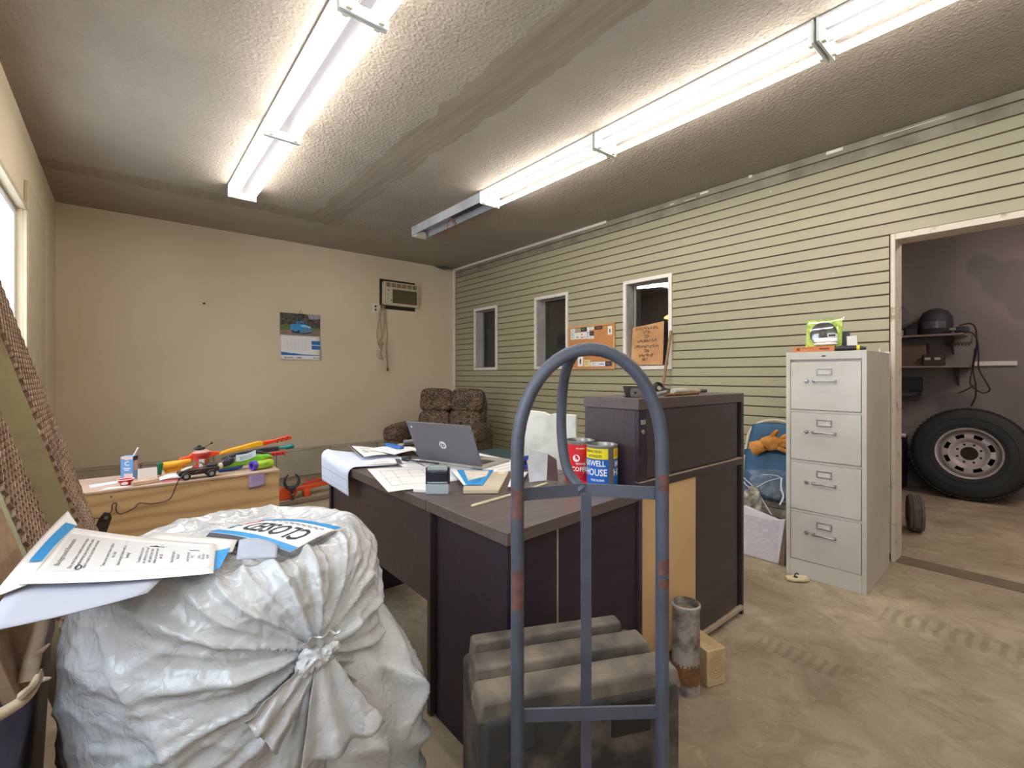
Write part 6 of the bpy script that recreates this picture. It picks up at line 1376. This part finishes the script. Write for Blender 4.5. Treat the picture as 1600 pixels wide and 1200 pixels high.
for k in range(3): obj('white_strap', M().tube([(3.25,1.53-.03*k,.34-.02*k),(3.24,1.44-.03*k,.28),(3.235,1.40-.02*k,.24)], .004, 6, flat=.4), m_hl, t, smooth=True)
# wood scrap with hook on the floor
t = thing('wood_scrap', 'splintered pale wood scrap with a small hook at the foot of the filing cabinet', 'wood scrap', (3.01,1.03,0))
mws = Tr(3.000,1.03,.0) @ Rz(vr+.15)
obj('splint', M().extr([(-.068,.0,.010),(-.05,.035,.012),(.03,.030,.012),(.068,.012,.012),(.050,-.032,.010),(.02,-.030,.010),(.015,-.038,.010),(-.03,-.028,.010)], (0,0,.010)).xf(mws), mat('splintered_pine', (216,196,160), .7, scale=30, col2=(150,118,84), lo=.3, hi=.42), t, bevel=.001)
obj('splint', M().extr([(-.05,-.01,.0),(.05,-.012,.0),(.045,.02,.0),(-.045,.02,.0)], (0,0,.0095)).xf(mws), mat('pale_pine', (206,184,146), .7), t)
obj('hook', M().tube(spline([(-.01,.005,.020),(-.012,.005,.036),(.0,.005,.042),(.010,.005,.034)],5), .0035, 8).lathe([(0,0),(.013,0),(.010,.004),(0,.005)], (-.008,.005,.0205), 14).xf(mws), m_blk, t, smooth=True)
# ================================================================== GARAGE BEYOND THE DOORWAY
GX = 6.55; m_tire = mat('tyre_rubber', (46,46,44), .75, var=.12, scale=8)
t = thing('truck_wheel', 'large truck tire on an eight-hole steel rim leaning on the garage wall', 'wheel', (6.2,.655,0))
mw = Tr(6.27,.655,.433) @ Ry(-PI/2+.13)       # axis towards -x, top leaning on the wall
R_, r_ = .425, .232
obj('tire', M().lathe([(r_,.10),(r_+.01,.118),(.30,.132),(.37,.128),(.405,.112),(.420,.095),(R_,.06),(R_+.003,0),(R_,-.06),(.420,-.095),(.37,-.128),(.30,-.132),(r_+.01,-.118),(r_,-.10)], (0,0,0), 64, closed=True).xf(mw), m_tire, t, smooth=True)
b = M()
for k in range(64):
    a = 2*PI*k/64
    for zz, off in ((.085,0),(.03,.5),(-.03,0),(-.085,.5)):
        b.obox((0,0,0), (.012,.026,.04)).v[-8:]
        for i in range(8): b.v[-8+i] = mw @ (Rz(a+off*2*PI/64) @ (b.v[-8+i] + Vector((.427,0,zz))))
obj('tread_block', b, m_tire, t, stuff=True)
for rr_ in (.275,.335): obj('sidewall_ring', M().tube([mw @ Vector((rr_*math.cos(2*PI*k/48), rr_*math.sin(2*PI*k/48), .131)) for k in range(48)], .003, 6, closed=True), m_tire, t, smooth=True)
m_rim = mat('grey_painted_rim', (190,178,174), .45, metal=.2, var=.1, scale=14)
rim = obj('rim', M().lathe([(.212,.02),(.222,.10),(.226,.118),(.238,.122),(.242,.114),(.236,.100),(.232,.06),(.225,.0)], (0,0,0), 56, closed=True).xf(mw), m_rim, t, smooth=True)
# disc with eight hand holes: ring of segments
b = M(); nseg = 128; radii = [.072,.105,.135,.148,.182,.195,.215]; zz = [.040,.050,.075,.080,.078,.070,.045]
def hole_at(a, r):
    m8 = ((a/(2*PI/8)) % 1)-.5; return abs(m8)*2*PI/8*r < .034 and .146 < r < .184
vs = [mw @ Vector((r*math.cos(2*PI*k/nseg), r*math.sin(2*PI*k/nseg), z)) for r, z in zip(radii, zz) for k in range(nseg)]
fs = []
for i in range(len(radii)-1):
    rm = (radii[i]+radii[i+1])/2
    for k in range(nseg):
        if hole_at(2*PI*(k+.5)/nseg, rm): continue
        fs.append((i*nseg+k, i*nseg+(k+1) % nseg, (i+1)*nseg+(k+1) % nseg, (i+1)*nseg+k))
b.add(vs, fs); obj('disc', b, m_rim, t, solid=.004)
obj('hub_face', M().lathe([(.062,.052),(.066,.056),(.105,.056),(.112,.050)], (0,0,0), 40, closed=True).xf(mw), m_rim, t, smooth=True)
obj('hub_bore', M().lathe([(0,.02),(.062,.02),(.064,.052)], (0,0,0), 28).xf(mw), m_hole, t)
for k in range(8):
    a = 2*PI*(k+.5)/8; obj('lug_hole', M().lathe([(0,0),(.0105,0),(.0105,.0012),(0,.0012)], (.088*math.cos(a),.088*math.sin(a),.056), 12).xf(mw), m_hole, t)
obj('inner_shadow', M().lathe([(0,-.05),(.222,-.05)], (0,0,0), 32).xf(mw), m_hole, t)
t = thing('small_tire', 'small worn hand-cart tire standing on the garage floor just inside the doorway', 'tire', (4.68,.80,0))
ms_ = Tr(4.64,.785,.139) @ Rz(1.86) @ Ry(PI/2)
obj('tire', M().lathe([(.07,.040),(.10,.048),(.128,.044),(.138,.030),(.139,.012),(.135,.009),(.135,-.009),(.139,-.012),(.138,-.030),(.128,-.044),(.10,-.048),(.07,-.040)], (0,0,0), 40, closed=True).xf(ms_), mat('dusty_old_tire', (104,92,80), .8, var=.15, scale=30), t, smooth=True)
for z in (-.022,.022): obj('tread_groove', M().tube([ms_ @ Vector((.1385*math.cos(2*PI*k/36), .1385*math.sin(2*PI*k/36), z)) for k in range(36)], .0025, 5, closed=True), m_hole, t)
obj('rim', M().lathe([(0,.03),(.068,.03),(.072,.038),(.072,-.038),(.068,-.03),(0,-.03)], (0,0,0), 24).xf(ms_), mat('toy_rim_grey', (160,156,156), .4), t, smooth=True)
# shelves
m_sh = mat('grey_brown_shelf', (150,134,124), .7)
for z, ya, yb, lab in ((1.60,.70,1.48,'upper'), (1.283,.66,1.48,'lower')):
    t = thing('storage_shelf', lab+' of two narrow wall shelves in the garage', 'shelf', (GX-.12,1.08,z-.02))
    obj('board', M().box(GX-.30,GX-.002,ya,yb,z-.018,z), m_sh, t, bevel=.001)
    for y in (ya+.1, yb-.15): obj('bracket', M().extr([(GX-.002,y,z-.018),(GX-.25,y,z-.018),(GX-.25,y,z-.03),(GX-.016,y,z-.19),(GX-.002,y,z-.20)], (0,.012,0)), mat('dark_bracket', (70,62,60), .6), t)
    if z < 1.5: obj('white_cleat', M().box(GX-.02,GX-.001,.36,.655,z+.0,z+.042), m_white_trim, t)
m_dkr = mat('very_dark_rubber', (52,52,54), .7, var=.15)
t = thing('welding_helmet', 'round dark helmet on the upper garage shelf', 'helmet', (6.42,.92,1.602))
obj('shell', M().lathe([(.0,.27),(.05,.262),(.10,.23),(.13,.17),(.135,.10),(.125,.03),(.11,.001),(0,.001)], (6.40,.92,1.601), 32), m_dkr, t, smooth=True)
obj('visor', M().grid(lambda u, v: Vector((6.40+.139*math.cos(PI-.7+1.4*u), .92+.139*math.sin(PI-.7+1.4*u), 1.66+.07*v)), 10, 3), mat('dull_visor', (92,92,92), .3), t)
t = thing('battery_charger', 'dark low charger box left of the round helmet on the upper shelf', 'charger', (6.42,1.08,1.602))
obj('case', M().box(6.32,6.50,1.06-.01,1.15,1.601,1.68), m_dkr, t, bevel=.008); obj('handle', M().tube([(6.33,1.06,1.68),(6.33,1.07,1.705),(6.33,1.13,1.705),(6.33,1.14,1.68)], .006, 8), m_dkr, t, smooth=True)
tag(obj('white_carton', M().box(6.28,6.45,1.165,1.36,1.601,1.66), mat('grey_white_carton', (170,160,158), .7), bevel=.002), 'grey-white small carton at the left end of the upper garage shelf', 'carton')
tag(obj('black_bundle', M().pillow((6.36,1.26,1.69), (.14,.18,.06), None, .8, disp=.4, ds=18), m_dkr, smooth=True), 'black bundle lying on the grey-white carton in the garage', 'bundle')
t = thing('drill', 'small dark tool with a metal tip right of the helmet on the upper shelf', 'tool', (6.36,.77,1.602))
obj('body', M().pillow((6.36,.725,1.635), (.08,.11,.066), None, .6), m_dkr, t, smooth=True); obj('tip', M().cyl((6.30,.76,1.64),(6.28,.80,1.645), .012, 10), m_bsteel, t)
tag(obj('brown_carton', M().box(6.34,6.53,.99,1.44,1.284,1.52), mat('dull_brown_carton', (112,92,70), .8), bevel=.003), 'dull brown carton on the lower garage shelf', 'carton')
t = thing('shelf_radio', 'dark box with two pale dials on the lower garage shelf', 'radio', (6.34,.92,1.284))
obj('case', M().box(6.28,6.40,.845,1.005,1.284,1.40), mat('brown_black_case', (62,48,42), .6), t, bevel=.012)
for y in (.89,.965): obj('dial', M().obox((6.2795,y,1.355), (.003,.045,.024)), mat('pale_dial', (196,180,150), .5, var=0), t, bevel=.001)
m_blc = mat('black_garage_cord', (36,32,32), .6, var=0)
for lab, pts in (('long black cord from the upper shelf end down to the truck wheel', [(6.36,.74,1.68),(6.33,.66,1.69),(6.32,.62,1.63),(6.33,.615,1.45),(6.34,.64,1.25),(6.36,.625,1.10),(6.40,.63,.98),(6.44,.665,.885)]),
                 ('black cord hanging in a wide loop beside the garage shelves', [(6.35,.72,1.615),(6.33,.65,1.60),(6.32,.61,1.52),(6.32,.60,1.36),(6.33,.60,1.25),(6.33,.55,1.12),(6.33,.525,1.05),(6.33,.57,1.02),(6.33,.63,1.06),(6.33,.66,1.12),(6.34,.645,1.25),(6.34,.625,1.45)]),
                 ('short black cord end sticking out left from the hanging loop', [(6.33,.635,1.09),(6.32,.68,1.05),(6.31,.745,1.01)])):
    tag(obj('cord', M().tube(spline(pts, 7), .0065, 6), m_blc, smooth=True), lab, 'cord')
t = thing('coil_spring', 'dark coil spring hanging below the upper garage shelf', 'spring', (6.40,.76,1.50))
obj('coil', M().tube([(6.42+.018*math.cos(k*.9), .66+.0034*k, 1.50+.018*math.sin(k*.9)) for k in range(60)], .0035, 6), m_dkr, t, smooth=True); obj('hook', M().tube([(6.42,.66,1.50),(6.42,.655,1.58)], .0035, 6), m_dkr, t)
t = thing('wall_box', 'dark square box on the garage wall below the shelves with cables under it', 'box', (6.50,1.12,1.0))
obj('box', M().box(6.46,6.549,1.045,1.36,1.02,1.17), mat('dark_greenish_box', (56,62,56), .6), t, bevel=.004)
for k in range(3): obj('cable', M().tube(spline([(6.47,1.30,.99-.02*k),(6.44,1.18,.96-.02*k),(6.45,1.06,.985-.025*k),(6.48,1.05,1.02)], 6), .007, 6), m_blc, t, smooth=True)
t = thing('white_pipe', 'short white pipe end poking out left of the truck wheel', 'pipe', (6.2,1.3,.60))
obj('pipe', M().cyl((6.22,1.38,.585),(6.22,1.125,.565), .020, 14), m_white_trim, t, smooth=True); obj('rack', M().box(6.12,6.50,1.16,1.42,.0,.55), mat('dark_garage_rack', (46,40,44), .8), t, bevel=.01)
t = thing('rubbish_bag', 'glossy black rubbish bag at the left edge of the truck wheel', 'bag', (6.0,1.22,0))
obj('bag', M().pillow((5.98,1.26,.24), (.22,.30,.50), None, .8, 60, 44, .35, 14), mat('glossy_black_bag', (26,22,34), .25, var=0), t, smooth=True)
